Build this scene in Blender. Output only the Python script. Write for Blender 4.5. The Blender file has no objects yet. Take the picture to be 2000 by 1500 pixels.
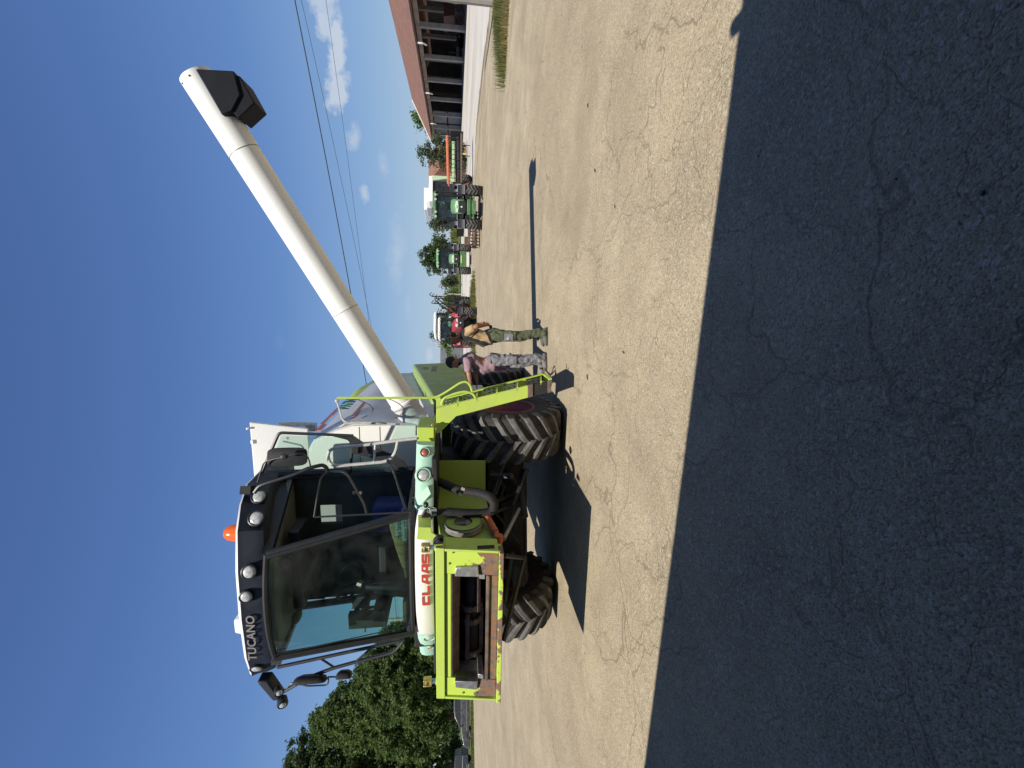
import bpy, bmesh, math, random
from mathutils import Vector, Matrix, Quaternion, noise
R = math.radians
random.seed(7)
scn = bpy.context.scene
col = scn.collection

# ---------------------------------------------------------------- camera (phone held sideways: the picture lies on its side)
FPX = 870.0; EYE = 1.6; PITCH = math.atan(112.0 / FPX)
cam_d = bpy.data.cameras.new('camera'); cam = bpy.data.objects.new('camera', cam_d); col.objects.link(cam)
cam_d.sensor_fit = 'HORIZONTAL'; cam_d.sensor_width = 36.0; cam_d.lens = FPX / 2000.0 * 36.0
cam_d.clip_start = 0.05; cam_d.clip_end = 5000
_f = Vector((0, math.cos(PITCH), -math.sin(PITCH))); _u = Vector((0, math.sin(PITCH), math.cos(PITCH))); _r = Vector((1, 0, 0))
m = Matrix.Identity(4)
for i in range(3):
    m[i][0] = -_u[i]; m[i][1] = _r[i]; m[i][2] = -_f[i]
m[2][3] = EYE
cam.matrix_world = m
scn.camera = cam

# ---------------------------------------------------------------- sun, sky, exposure
SUN_AZ, SUN_EL = R(14), R(54)            # shadows fall away from the camera and a little to the right
sun_dir = Vector((-math.sin(SUN_AZ) * math.cos(SUN_EL), -math.cos(SUN_AZ) * math.cos(SUN_EL), math.sin(SUN_EL)))
sd = bpy.data.lights.new('sun', 'SUN'); so = bpy.data.objects.new('sun', sd); col.objects.link(so)
sd.energy = 5.0; sd.angle = R(0.53); sd.color = (1.0, 0.94, 0.84)
so.rotation_euler = sun_dir.to_track_quat('Z', 'Y').to_euler(); so.location = (0, -20, 30)
scn.view_settings.view_transform = 'Standard'; scn.view_settings.look = 'None'
scn.view_settings.exposure = 0.22; scn.view_settings.gamma = 1.0
SKY = 0.07
SKYGAIN = .80 / SKY

def ray(px, py):                          # photo pixel (2000 x 1500) -> world direction
    r = ((1500 - py) - 750) / FPX; u = (1000 - px) / FPX
    return Vector((r, math.cos(PITCH) + u * math.sin(PITCH), u * math.cos(PITCH) - math.sin(PITCH)))
def G(px, py, z=0.0):
    d = ray(px, py); t = (z - EYE) / d.z
    return Vector((d.x * t, d.y * t, z))
def AY(px, py, Y):
    d = ray(px, py); t = Y / d.y
    return Vector((d.x * t, Y, EYE + d.z * t))
YAW = 0.1937; ORG = Vector((-1.985, 6.966, 0))
LV = Vector((math.cos(YAW), -math.sin(YAW), 0)); FV = Vector((-math.sin(YAW), -math.cos(YAW), 0))
CAM = Vector((0, 0, EYE))
def _loc(p):
    d = p - ORG
    return Vector((d.dot(LV), -d.dot(FV), p.z))
def C(l, f, z): return Vector((l, -f, z))  # combine-local point: l to its left, f forward, z up
def PF(px, py, f):
    d = ray(px, py); t = (f - (CAM - ORG).dot(FV)) / d.dot(FV)
    return _loc(CAM + d * t)
def PL(px, py, l):
    d = ray(px, py); t = (l - (CAM - ORG).dot(LV)) / d.dot(LV)
    return _loc(CAM + d * t)

w = bpy.data.worlds.new('World'); scn.world = w; w.use_nodes = True
nt = w.node_tree; nt.nodes.clear()
def N(tree, t, **kw):
    n = tree.nodes.new(t)
    for k, v in kw.items(): setattr(n, k, v)
    return n
def lk(tree, a, b): tree.links.new(a, b)
def mathn(tree, op, a, b=None, c=None, clamp=False):
    n = N(tree, 'ShaderNodeMath', operation=op); n.use_clamp = clamp
    for i, x in enumerate((a, b, c)):
        if x is None: continue
        if isinstance(x, (int, float)): n.inputs[i].default_value = x
        else: lk(tree, x, n.inputs[i])
    return n.outputs[0]
sky = N(nt, 'ShaderNodeTexSky', sky_type='NISHITA'); sky.sun_disc = False
sky.sun_elevation = SUN_EL; sky.sun_rotation = math.atan2(sun_dir.x, sun_dir.y)
sky.altitude = 200; sky.air_density = 1.25; sky.dust_density = 0.4; sky.ozone_density = 2.2
tc = N(nt, 'ShaderNodeTexCoord')
nz = N(nt, 'ShaderNodeTexNoise'); nz.inputs['Scale'].default_value = 34; nz.inputs['Detail'].default_value = 7; nz.inputs['Roughness'].default_value = .62
lk(nt, tc.outputs['Generated'], nz.inputs['Vector'])
nz2 = N(nt, 'ShaderNodeTexNoise'); nz2.inputs['Scale'].default_value = 9; nz2.inputs['Detail'].default_value = 4
lk(nt, tc.outputs['Generated'], nz2.inputs['Vector'])
tot = None
# small fair-weather clouds: centre, half height, half width, lean, density
for (cx, cy, hh, hw, tilt, dens) in ((630, -8, 32, 36, 0, .75), (634, 50, 17, 24, 0, .85), (658, 110, 19, 62, -.16, .95), (660, 172, 20, 52, -.2, .9),
                                     (692, 268, 13, 36, -.2, .6), (748, 326, 11, 24, .1, .45), (713, 378, 10, 18, 0, .7), (775, 500, 17, 84, -.08, .42), (768, 452, 10, 34, -.2, .3),
                                     (797, 600, 8, 30, 0, .3), (838, 692, 8, 16, 0, .7), (548, 665, 9, 30, 0, .12), (672, 74, 10, 30, 0, .25), (560, 1120, 10, 60, .6, .10)):
    d = ray(cx, cy).normalized(); rr = d.cross(Vector((0, 0, 1))).normalized(); uu = rr.cross(d).normalized()
    r2 = rr * math.cos(tilt) + uu * math.sin(tilt); u2 = uu * math.cos(tilt) - rr * math.sin(tilt)
    L = ray(cx, cy).length * FPX
    def dp(vec, s):
        n = N(nt, 'ShaderNodeVectorMath', operation='DOT_PRODUCT'); n.inputs[1].default_value = vec * (L / s)
        lk(nt, tc.outputs['Generated'], n.inputs[0]); return n.outputs['Value']
    a = dp(r2, hw); b = dp(u2, hh)
    fwdn = N(nt, 'ShaderNodeVectorMath', operation='DOT_PRODUCT'); fwdn.inputs[1].default_value = d; lk(nt, tc.outputs['Generated'], fwdn.inputs[0])
    s = mathn(nt, 'SQRT', mathn(nt, 'ADD', mathn(nt, 'MULTIPLY', a, a), mathn(nt, 'MULTIPLY', b, b)))
    v = mathn(nt, 'SUBTRACT', 1.1, s)
    v = mathn(nt, 'ADD', v, mathn(nt, 'MULTIPLY', mathn(nt, 'SUBTRACT', nz.outputs['Fac'], .5), 2.6))
    v = mathn(nt, 'MULTIPLY', v, dens * 1.9, clamp=True)
    v = mathn(nt, 'MULTIPLY', v, mathn(nt, 'GREATER_THAN', fwdn.outputs['Value'], .5))
    v = mathn(nt, 'MULTIPLY', v, dens)
    tot = v if tot is None else mathn(nt, 'MAXIMUM', tot, v)
mx = N(nt, 'ShaderNodeMix', data_type='RGBA')
sxyz = N(nt, 'ShaderNodeSeparateXYZ'); lk(nt, tc.outputs['Generated'], sxyz.inputs[0])
rp = N(nt, 'ShaderNodeValToRGB'); el_ = rp.color_ramp.elements
stops = ((0.0, (.48, .61, .76)), (.06, (.40, .565, .775)), (.17, (.255, .44, .74)), (.34, (.137, .28, .63)), (.5, (.092, .198, .505)), (.72, (.06, .13, .37)), (1.0, (.04, .082, .25)))
while len(el_) < len(stops): el_.new(.5)
for i, (p_, c_) in enumerate(stops): el_[i].position = p_; el_[i].color = (*c_, 1)
lk(nt, sxyz.outputs['Z'], rp.inputs[0])
sc_n = N(nt, 'ShaderNodeVectorMath', operation='SCALE'); lk(nt, rp.outputs['Color'], sc_n.inputs[0]); sc_n.inputs['Scale'].default_value = SKYGAIN
bl = N(nt, 'ShaderNodeMix', data_type='RGBA'); bl.inputs['Factor'].default_value = .82; lk(nt, sky.outputs['Color'], bl.inputs[6]); lk(nt, sc_n.outputs[0], bl.inputs[7])
lk(nt, tot, mx.inputs['Factor']); lk(nt, bl.outputs[2], mx.inputs[6]); mx.inputs[7].default_value = (.60 * SKYGAIN, .68 * SKYGAIN, .80 * SKYGAIN, 1)
bg = N(nt, 'ShaderNodeBackground'); bg.inputs['Strength'].default_value = SKY
lk(nt, mx.outputs[2], bg.inputs['Color'])
wo = N(nt, 'ShaderNodeOutputWorld'); lk(nt, bg.outputs[0], wo.inputs['Surface'])

# ---------------------------------------------------------------- helpers
def tag(o, label=None, cat=None, group=None, kind=None):
    if label: o['label'] = label
    if cat: o['category'] = cat
    if group: o['group'] = group
    if kind: o['kind'] = kind
    return o
def empty(name, loc=(0, 0, 0), rz=0.0, label=None, cat=None, group=None, parent=None):
    o = bpy.data.objects.new(name, None); col.objects.link(o)
    o.location = loc; o.rotation_euler = (0, 0, rz); o.empty_display_size = .2
    if parent: o.parent = parent
    return tag(o, label, cat, group)
def copy_tree(o, parent=None):
    c = o.copy(); col.objects.link(c); c.parent = parent
    for ch in o.children: copy_tree(ch, c)
    return c

def V(*a): return Vector(a if len(a) > 1 else a[0])
class MB:
    def __init__(s): s.v = []; s.f = []
    def add(s, vs, fs):
        b = len(s.v); s.v += [Vector(x) for x in vs]; s.f += [tuple(i + b for i in q) for q in fs]
    def hexa(s, p):                        # 8 points: bottom loop 0-3, top loop 4-7
        s.add(p, [(0, 3, 2, 1), (4, 5, 6, 7), (0, 1, 5, 4), (1, 2, 6, 5), (2, 3, 7, 6), (3, 0, 4, 7)]); return s
    def box(s, c, sz, rot=None):
        hx, hy, hz = sz[0] / 2, sz[1] / 2, sz[2] / 2
        p = [V(x, y, z) for z in (-hz, hz) for (x, y) in ((-hx, -hy), (hx, -hy), (hx, hy), (-hx, hy))]
        if rot is not None:
            rm = rot if isinstance(rot, Matrix) else Matrix.Rotation(rot, 3, 'Z')
            p = [rm @ q for q in p]
        return s.hexa([q + Vector(c) for q in p])
    def bb(s, x0, x1, y0, y1, z0, z1):
        return s.box(((x0 + x1) / 2, (y0 + y1) / 2, (z0 + z1) / 2), (abs(x1 - x0), abs(y1 - y0), abs(z1 - z0)))
    def prism(s, poly, vec):               # planar polygon pushed along vec
        n = len(poly); vec = Vector(vec)
        vs = [Vector(p) for p in poly] + [Vector(p) + vec for p in poly]
        s.add(vs, [tuple(range(n - 1, -1, -1)), tuple(range(n, 2 * n))] + [(i, (i + 1) % n, n + (i + 1) % n, n + i) for i in range(n)])
        return s
    def loft(s, rings, cap=True, closed=True):
        n = len(rings[0]); vs = [Vector(p) for r in rings for p in r]; fs = []
        for k in range(len(rings) - 1):
            for i in range(n if closed else n - 1):
                j = (i + 1) % n
                fs.append((k * n + i, k * n + j, (k + 1) * n + j, (k + 1) * n + i))
        if cap and closed:
            fs.append(tuple(range(n - 1, -1, -1))); b = (len(rings) - 1) * n; fs.append(tuple(range(b, b + n)))
        s.add(vs, fs); return s
    def tube(s, path, r, n=8, cap=True, r_end=None):
        path = [Vector(p) for p in path]; rings = []
        t0 = (path[1] - path[0]).normalized()
        up = Vector((0, 0, 1)) if abs(t0.z) < .9 else Vector((1, 0, 0))
        a = t0.cross(up).normalized(); m = len(path)
        for i, p in enumerate(path):
            t = (path[min(i + 1, m - 1)] - path[max(i - 1, 0)])
            t = t.normalized() if t.length > 1e-9 else t0
            a = (a - t * a.dot(t)); a = a.normalized() if a.length > 1e-6 else t.orthogonal().normalized()
            b = t.cross(a)
            rr = r[i] if isinstance(r, (list, tuple)) else (r if r_end is None else r + (r_end - r) * i / (m - 1))
            k = 1.0
            if 0 < i < m - 1:
                d0 = (path[i] - path[i - 1]).normalized(); c_ = max(.35, d0.dot(t)); k = 1 / c_ if c_ < 1 else 1
                k = min(k, 1.25)
            rings.append([p + (a * math.cos(2 * math.pi * q / n) + b * math.sin(2 * math.pi * q / n)) * rr * k for q in range(n)])
        return s.loft(rings, cap)
    def lathe(s, prof, o=(0, 0, 0), ax=(0, 0, 1), n=24, cap=True, a0=0.0):   # prof: (radius, height)
        o = Vector(o); ax = Vector(ax).normalized(); a = ax.orthogonal().normalized(); b = ax.cross(a)
        rings = [[o + ax * h + (a * math.cos(2 * math.pi * i / n + a0) + b * math.sin(2 * math.pi * i / n + a0)) * max(r, 1e-4) for i in range(n)] for r, h in prof]
        return s.loft(rings, cap)
    def ball(s, c, r, n=12, sc=(1, 1, 1)):
        m = max(4, n // 2 + 1); c = Vector(c); rings = []
        for k in range(m + 1):
            ph = math.pi * (k / m) ; rr = max(math.sin(ph), 1e-3)
            rings.append([c + V(rr * math.cos(2 * math.pi * i / n) * r * sc[0], rr * math.sin(2 * math.pi * i / n) * r * sc[1], -math.cos(ph) * r * sc[2]) for i in range(n)])
        return s.loft(rings, True)
    def build(s, name, mat, parent=None, smooth=35, bevel=0.0, seg=2, kind=None):
        me = bpy.data.meshes.new(name); me.from_pydata([tuple(p) for p in s.v], [], s.f); me.update()
        bm = bmesh.new(); bm.from_mesh(me); bmesh.ops.recalc_face_normals(bm, faces=bm.faces)
        bm.to_mesh(me); bm.free()
        if smooth:
            me.polygons.foreach_set('use_smooth', [True] * len(me.polygons))
            me.set_sharp_from_angle(angle=R(smooth))
        me.materials.append(mat)
        o = bpy.data.objects.new(name, me); col.objects.link(o)
        if parent is not None: o.parent = parent
        if bevel:
            b = o.modifiers.new('bevel', 'BEVEL'); b.width = bevel; b.segments = seg; b.limit_method = 'ANGLE'; b.angle_limit = R(40); b.harden_normals = False
        if kind: o['kind'] = kind
        return o
    def split(s, name, mat, parent=None, smooth=35, bevel=0.0):
        """one object per connected piece"""
        par = list(range(len(s.v)))
        def fd(a):
            while par[a] != a: par[a] = par[par[a]]; a = par[a]
            return a
        for f in s.f:
            for i in f[1:]: par[fd(i)] = fd(f[0])
        grp = {}
        for f in s.f: grp.setdefault(fd(f[0]), []).append(f)
        out = []
        for fs in grp.values():
            idx = sorted({i for f in fs for i in f}); mp_ = {i: k for k, i in enumerate(idx)}
            m2 = MB(); m2.v = [s.v[i] for i in idx]; m2.f = [tuple(mp_[i] for i in f) for f in fs]; out.append(m2.build(name, mat, parent, smooth, bevel))
        return out
def sheet(name, pts, faces, mat, parent=None, kind=None, smooth=False):       # open surface (ground sheets, glass panes)
    me = bpy.data.meshes.new(name); me.from_pydata([tuple(p) for p in pts], [], faces); me.update()
    if smooth: me.polygons.foreach_set('use_smooth', [True] * len(me.polygons))
    me.materials.append(mat); o = bpy.data.objects.new(name, me); col.objects.link(o)
    if parent is not None: o.parent = parent
    if kind: o['kind'] = kind
    return o
def arc(c, a, b, r, t0, t1, n=8):
    c = Vector(c); a = Vector(a); b = Vector(b)
    return [c + (a * math.cos(t0 + (t1 - t0) * i / n) + b * math.sin(t0 + (t1 - t0) * i / n)) * r for i in range(n + 1)]
def fillet(path, r, n=5):                  # round the corners of a polyline
    path = [Vector(p) for p in path]; out = [path[0]]
    for i in range(1, len(path) - 1):
        p = path[i]; a = path[i - 1] - p; b = path[i + 1] - p
        k = min(r, a.length * .48, b.length * .48); p0 = p + a.normalized() * k; p1 = p + b.normalized() * k
        for j in range(n + 1):
            t = j / n; out.append(p0 * (1 - t) ** 2 + p * 2 * t * (1 - t) + p1 * t * t)
    out.append(path[-1]); return out
def text_mesh(s, size, mat, name, mtx, parent=None, depth=.004, bold=0.0, sx=1.0, spacing=1.0, shear=0.0):
    cu = bpy.data.curves.new(name, 'FONT'); cu.body = s; cu.size = size; cu.extrude = depth; cu.offset = bold
    cu.align_x = 'CENTER'; cu.align_y = 'CENTER'; cu.space_character = spacing; cu.shear = shear; cu.resolution_u = 3
    t = bpy.data.objects.new(name, cu); col.objects.link(t)
    bpy.context.view_layer.update()
    me = bpy.data.meshes.new_from_object(t.evaluated_get(bpy.context.evaluated_depsgraph_get()))
    bpy.data.objects.remove(t); bpy.data.curves.remove(cu)
    me.transform(mtx @ Matrix.Diagonal((sx, 1, 1, 1))); me.materials.clear(); me.materials.append(mat); me.name = name
    o = bpy.data.objects.new(name, me); col.objects.link(o)
    if parent is not None: o.parent = parent
    return o
def frame(o, x, y):                        # matrix: text x axis, y axis, z out
    x = Vector(x).normalized(); y = Vector(y); y = (y - x * y.dot(x)).normalized(); z = x.cross(y)
    mt = Matrix.Identity(4)
    for i in range(3): mt[i][0] = x[i]; mt[i][1] = y[i]; mt[i][2] = z[i]; mt[i][3] = o[i]
    return mt

# ---------------------------------------------------------------- materials
MATS = {}
def principled(name, color, rough=.5, metal=0.0, spec=.5):
    mt = bpy.data.materials.new(name); mt.use_nodes = True; t = mt.node_tree
    b = t.nodes['Principled BSDF']; b.inputs['Base Color'].default_value = (*color, 1); b.inputs['Roughness'].default_value = rough
    b.inputs['Metallic'].default_value = metal; b.inputs['Specular IOR Level'].default_value = spec
    return mt, t, b
def ramp(t, fac, stops):
    r = N(t, 'ShaderNodeValToRGB'); e = r.color_ramp.elements
    while len(e) < len(stops): e.new(.5)
    for i, (p, c) in enumerate(stops): e[i].position = p; e[i].color = (*c, 1) if len(c) == 3 else c
    lk(t, fac, r.inputs[0]); return r.outputs['Color']
def noise_n(t, scale, detail=5, rough=.55, coord=None, dist=0.0):
    n = N(t, 'ShaderNodeTexNoise'); n.inputs['Scale'].default_value = scale; n.inputs['Detail'].default_value = detail
    n.inputs['Roughness'].default_value = rough; n.inputs['Distortion'].default_value = dist
    if coord is not None: lk(t, coord, n.inputs['Vector'])
    return n.outputs['Fac']
def mixc(t, fac, a, b, mode='MIX'):
    n = N(t, 'ShaderNodeMix', data_type='RGBA', blend_type=mode)
    for i, x in ((0, fac), (6, a), (7, b)):
        if isinstance(x, (int, float)): n.inputs[i].default_value = x
        elif isinstance(x, tuple): n.inputs[i].default_value = (*x, 1)
        else: lk(t, x, n.inputs[i])
    return n.outputs[2]
def objco(t): return N(t, 'ShaderNodeTexCoord').outputs['Object']
def mapr(t, x, a, b, c=0.0, d=1.0):
    n = N(t, 'ShaderNodeMapRange'); n.inputs[1].default_value = a; n.inputs[2].default_value = b; n.inputs[3].default_value = c; n.inputs[4].default_value = d
    lk(t, x, n.inputs[0]); return n.outputs[0]
def bump(t, b, h, strength=.3, dist=.01):
    n = N(t, 'ShaderNodeBump'); n.inputs['Strength'].default_value = strength; n.inputs['Distance'].default_value = dist
    lk(t, h, n.inputs['Height']); lk(t, n.outputs['Normal'], b.inputs['Normal'])
def paint(name, color, rough=.4, dust=.35, dustcol=(.33, .29, .22), scale=5.0, metal=0.0, scratch=0.0):
    """painted sheet metal with blotchy dust, slight colour drift and uneven gloss"""
    mt, t, b = principled(name, color, rough, metal)
    co = objco(t)
    n1 = noise_n(t, scale, 6, .6, co); n2 = noise_n(t, scale * 9, 4, .6, co)
    c = mixc(t, mathn(t, 'MULTIPLY', mapr(t, n1, .42, .72), dust), color, dustcol)
    c = mixc(t, mathn(t, 'MULTIPLY', mapr(t, n2, .55, .75), dust * .6), c, dustcol)
    if scratch:
        n3 = noise_n(t, 34, 3, .7, co, 1.5)
        c = mixc(t, mathn(t, 'MULTIPLY', mapr(t, n3, .68, .71), scratch), c, (.09, .08, .07))
    lk(t, c, b.inputs['Base Color'])
    lk(t, mapr(t, n1, .3, .75, rough * .8, min(1, rough * 1.7)), b.inputs['Roughness'])
    bump(t, b, noise_n(t, 1.8, 2, .5, co), .05, .05)
    return mt
def plain(name, color, rough=.6, var=.25, scale=12, metal=0.0, bmp=.0, spec=.5):
    mt, t, b = principled(name, color, rough, metal, spec); co = objco(t)
    n1 = noise_n(t, scale, 5, .6, co)
    dark = tuple(x * (1 - var) for x in color); lite = tuple(min(1, x * (1 + var)) for x in color)
    lk(t, ramp(t, n1, [(.3, dark), (.7, lite)]), b.inputs['Base Color'])
    if bmp: bump(t, b, noise_n(t, scale * 3, 4, .6, co), bmp, .01)
    return mt
def glassmat(name, tint, refl=1.0):
    """thin sheet glass: tinted see-through plus Fresnel reflection"""
    mt = bpy.data.materials.new(name); mt.use_nodes = True; t = mt.node_tree; t.nodes.clear()
    tr = N(t, 'ShaderNodeBsdfTransparent'); tr.inputs[0].default_value = (*tint, 1)
    gl = N(t, 'ShaderNodeBsdfGlossy'); gl.inputs['Roughness'].default_value = .03; gl.inputs['Color'].default_value = (.9, .95, .95, 1)
    fr = N(t, 'ShaderNodeFresnel'); fr.inputs[0].default_value = 1.5
    mxs = N(t, 'ShaderNodeMixShader'); lk(t, mathn(t, 'MULTIPLY', fr.outputs[0], refl), mxs.inputs[0])
    lk(t, tr.outputs[0], mxs.inputs[1]); lk(t, gl.outputs[0], mxs.inputs[2])
    # a film of dust on the pane
    df = N(t, 'ShaderNodeBsdfDiffuse'); df.inputs[0].default_value = (.35, .36, .33, 1)
    m2 = N(t, 'ShaderNodeMixShader'); co = objco(t)
    lk(t, mapr(t, noise_n(t, 2.6, 6, .7, co, .8), .38, .72, .006, .085), m2.inputs[0])
    lk(t, mxs.outputs[0], m2.inputs[1]); lk(t, df.outputs[0], m2.inputs[2])
    o = N(t, 'ShaderNodeOutputMaterial'); lk(t, m2.outputs[0], o.inputs['Surface']); return mt
M = {}
M['lime'] = paint('lime_paint', (.46, .61, .085), .40, .42, (.36, .38, .15), 3.5, scratch=.55)
M['limedk'] = paint('green_panel_paint', (.30, .41, .07), .45, .42, (.33, .31, .2), 3)
M['olive'] = paint('side_shield_paint', (.27, .38, .10), .4, .3, (.3, .3, .2), 2.5)
M['white'] = paint('white_paint', (.82, .81, .76), .4, .10, (.55, .5, .4), 3)
M['ivory'] = paint('ivory_paint', (.72, .70, .62), .42, .3, (.5, .45, .36), 5)
M['grey'] = paint('grey_paint', (.52, .53, .54), .4, .2, (.42, .4, .36), 3)
M['mint'] = paint('mint_paint', (.42, .66, .50), .4, .15, (.45, .5, .4), 4)
M['navy'] = paint('dark_blue_plastic', (.014, .018, .032), .55, .10, (.12, .11, .1), 6)
M['black'] = plain('black_metal', (.018, .018, .02), .45, .4, 8)
M['blackmat'] = plain('black_matt', (.012, .012, .013), .75, .4, 9)
M['dark'] = plain('dark_underbody', (.02, .019, .018), .8, .5, 6)
M['steel'] = plain('bare_steel', (.42, .41, .38), .4, .3, 20, .7)
M['silver'] = plain('grey_handrail_paint', (.50, .48, .44), .42, .15, 14)
M['chrome'] = plain('chrome', (.75, .75, .74), .18, .1, 20, 1.0)
M['brass'] = plain('zinc_yellow', (.55, .45, .16), .4, .3, 20, .6)
M['bluesteel'] = plain('blue_zinc', (.25, .36, .55), .35, .2, 20, .6)
M['rusty'] = plain('rust', (.20, .085, .035), .85, .5, 14, bmp=.3)
M['chain'] = plain('chain_steel', (.20, .17, .14), .55, .4, 30, .5)
M['orange'] = paint('orange_cylinder_paint', (.50, .11, .03), .45, .35, (.25, .17, .1), 7)
M['beacon'] = plain('amber_lens', (.75, .13, .02), .2, .15, 8)
M['rimred'] = paint('dark_red_rim_paint', (.17, .035, .04), .5, .35, (.25, .18, .15), 5)
M['lens'] = plain('headlamp_lens', (.60, .60, .57), .22, .35, 40, .25)
M['lensr'] = plain('red_lens', (.45, .12, .09), .25, .2, 20)
M['lenso'] = plain('orange_lens', (.75, .24, .05), .25, .2, 20)
M['decalred'] = plain('red_lettering', (.45, .05, .035), .5, .1, 20)
M['decalteal'] = plain('teal_lettering', (.035, .20, .22), .5, .1, 20)
M['decalpink'] = plain('faded_red_stripe', (.40, .17, .15), .5, .1, 20)
M['decalgrey'] = plain('grey_lettering', (.22, .2, .19), .5, .1, 20)
M['decalblue'] = plain('blue_marker', (.16, .22, .42), .6, .1, 20)
M['glass'] = glassmat('green_cab_glass', (.62, .80, .72), .8)
M['glassd'] = glassmat('dark_vehicle_glass', (.32, .40, .38), 1.0)
M['glasst'] = glassmat('tractor_cab_glass', (.42, .50, .47), 1.0)
M['interior'] = plain('cab_lining', (.045, .05, .047), .85, .3, 6)
M['ceiling'] = plain('cab_ceiling', (.16, .17, .15), .9, .2, 6)
M['seat'] = plain('seat_fabric', (.02, .024, .03), .95, .3, 30)
M['bluecloth'] = plain('blue_cloth', (.03, .05, .16), .9, .3, 12)
M['straw'] = plain('broom_straw', (.55, .46, .22), .9, .35, 40, bmp=.4)
M['plate'] = plain('pale_green_plate', (.50, .74, .68), .5, .08, 10)
M['plateblk'] = plain('plate_lettering', (.012, .012, .014), .6, .1, 10)
M['cardboard'] = plain('cardboard', (.42, .31, .17), .9, .2, 10)
M['paper'] = plain('white_paper', (.75, .74, .7), .8, .1, 10)
# rubber
def rubber(name, base, dustc, amt):
    mt, t, b = principled(name, base, .75, 0, .3); co = objco(t)
    n1 = noise_n(t, 7, 6, .65, co); n2 = noise_n(t, 45, 3, .6, co)
    c = mixc(t, mathn(t, 'MULTIPLY', mapr(t, n1, .3, .7), amt), base, dustc)
    c = mixc(t, mathn(t, 'MULTIPLY', mapr(t, n2, .5, .75), amt * .6), c, dustc)
    lk(t, c, b.inputs['Base Color']); bump(t, b, n2, .25, .004); return mt
M['rubber'] = rubber('tyre_rubber', (.017, .017, .018), (.12, .115, .105), .38)
M['lug'] = rubber('tyre_lug_rubber', (.045, .045, .046), (.235, .228, .212), .66)
M['hose'] = rubber('rubber_hose', (.012, .012, .013), (.12, .11, .1), .18)
# worn feeder paint: lime with bare rusty patches low down and at the opening edge
def worn(nm='worn_lime_paint', z1=1.54, z0=1.22, th=.73):
    mt, t, b = principled(nm, (.5, .7, .05), .45); co = objco(t)
    sp = N(t, 'ShaderNodeSeparateXYZ'); lk(t, co, sp.inputs[0])
    n1 = noise_n(t, 5, 7, .6, co, .6); n2 = noise_n(t, 16, 5, .65, co); n3 = noise_n(t, 42, 4, .7, co)
    low = mapr(t, sp.outputs['Z'], z1, z0)
    msk = mathn(t, 'ADD', mathn(t, 'MULTIPLY', n1, 1.0), mathn(t, 'MULTIPLY', low, .42))
    k = mapr(t, mathn(t, 'ADD', msk, mathn(t, 'MULTIPLY', n3, .08)), th, th + .02)
    rust = ramp(t, n2, [(.25, (.06, .05, .055)), (.45, (.16, .12, .10)), (.6, (.26, .12, .05)), (.8, (.15, .07, .04))])
    limec = mixc(t, mathn(t, 'MULTIPLY', mapr(t, n3, .66, .7), .6), (.49, .64, .09), (.1, .09, .07))
    lk(t, mixc(t, k, limec, rust), b.inputs['Base Color']); lk(t, mapr(t, k, 0, 1, .42, .85), b.inputs['Roughness'])
    bump(t, b, mixc(t, k, (.5, .5, .5), n2), .4, .004); return mt
M['worn'] = worn(); M['worn2'] = worn('chipped_lime_paint', 1.26, 1.02, .72)
def feeder_in():
    mt, t, b = principled('scoured_steel', (.2, .15, .11), .6, .3); co = objco(t)
    n = noise_n(t, 10, 6, .65, co); lk(t, ramp(t, n, [(.3, (.09, .065, .055)), (.55, (.19, .14, .11)), (.75, (.26, .17, .11))]), b.inputs['Base Color']); return mt
M['scour'] = feeder_in()
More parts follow.
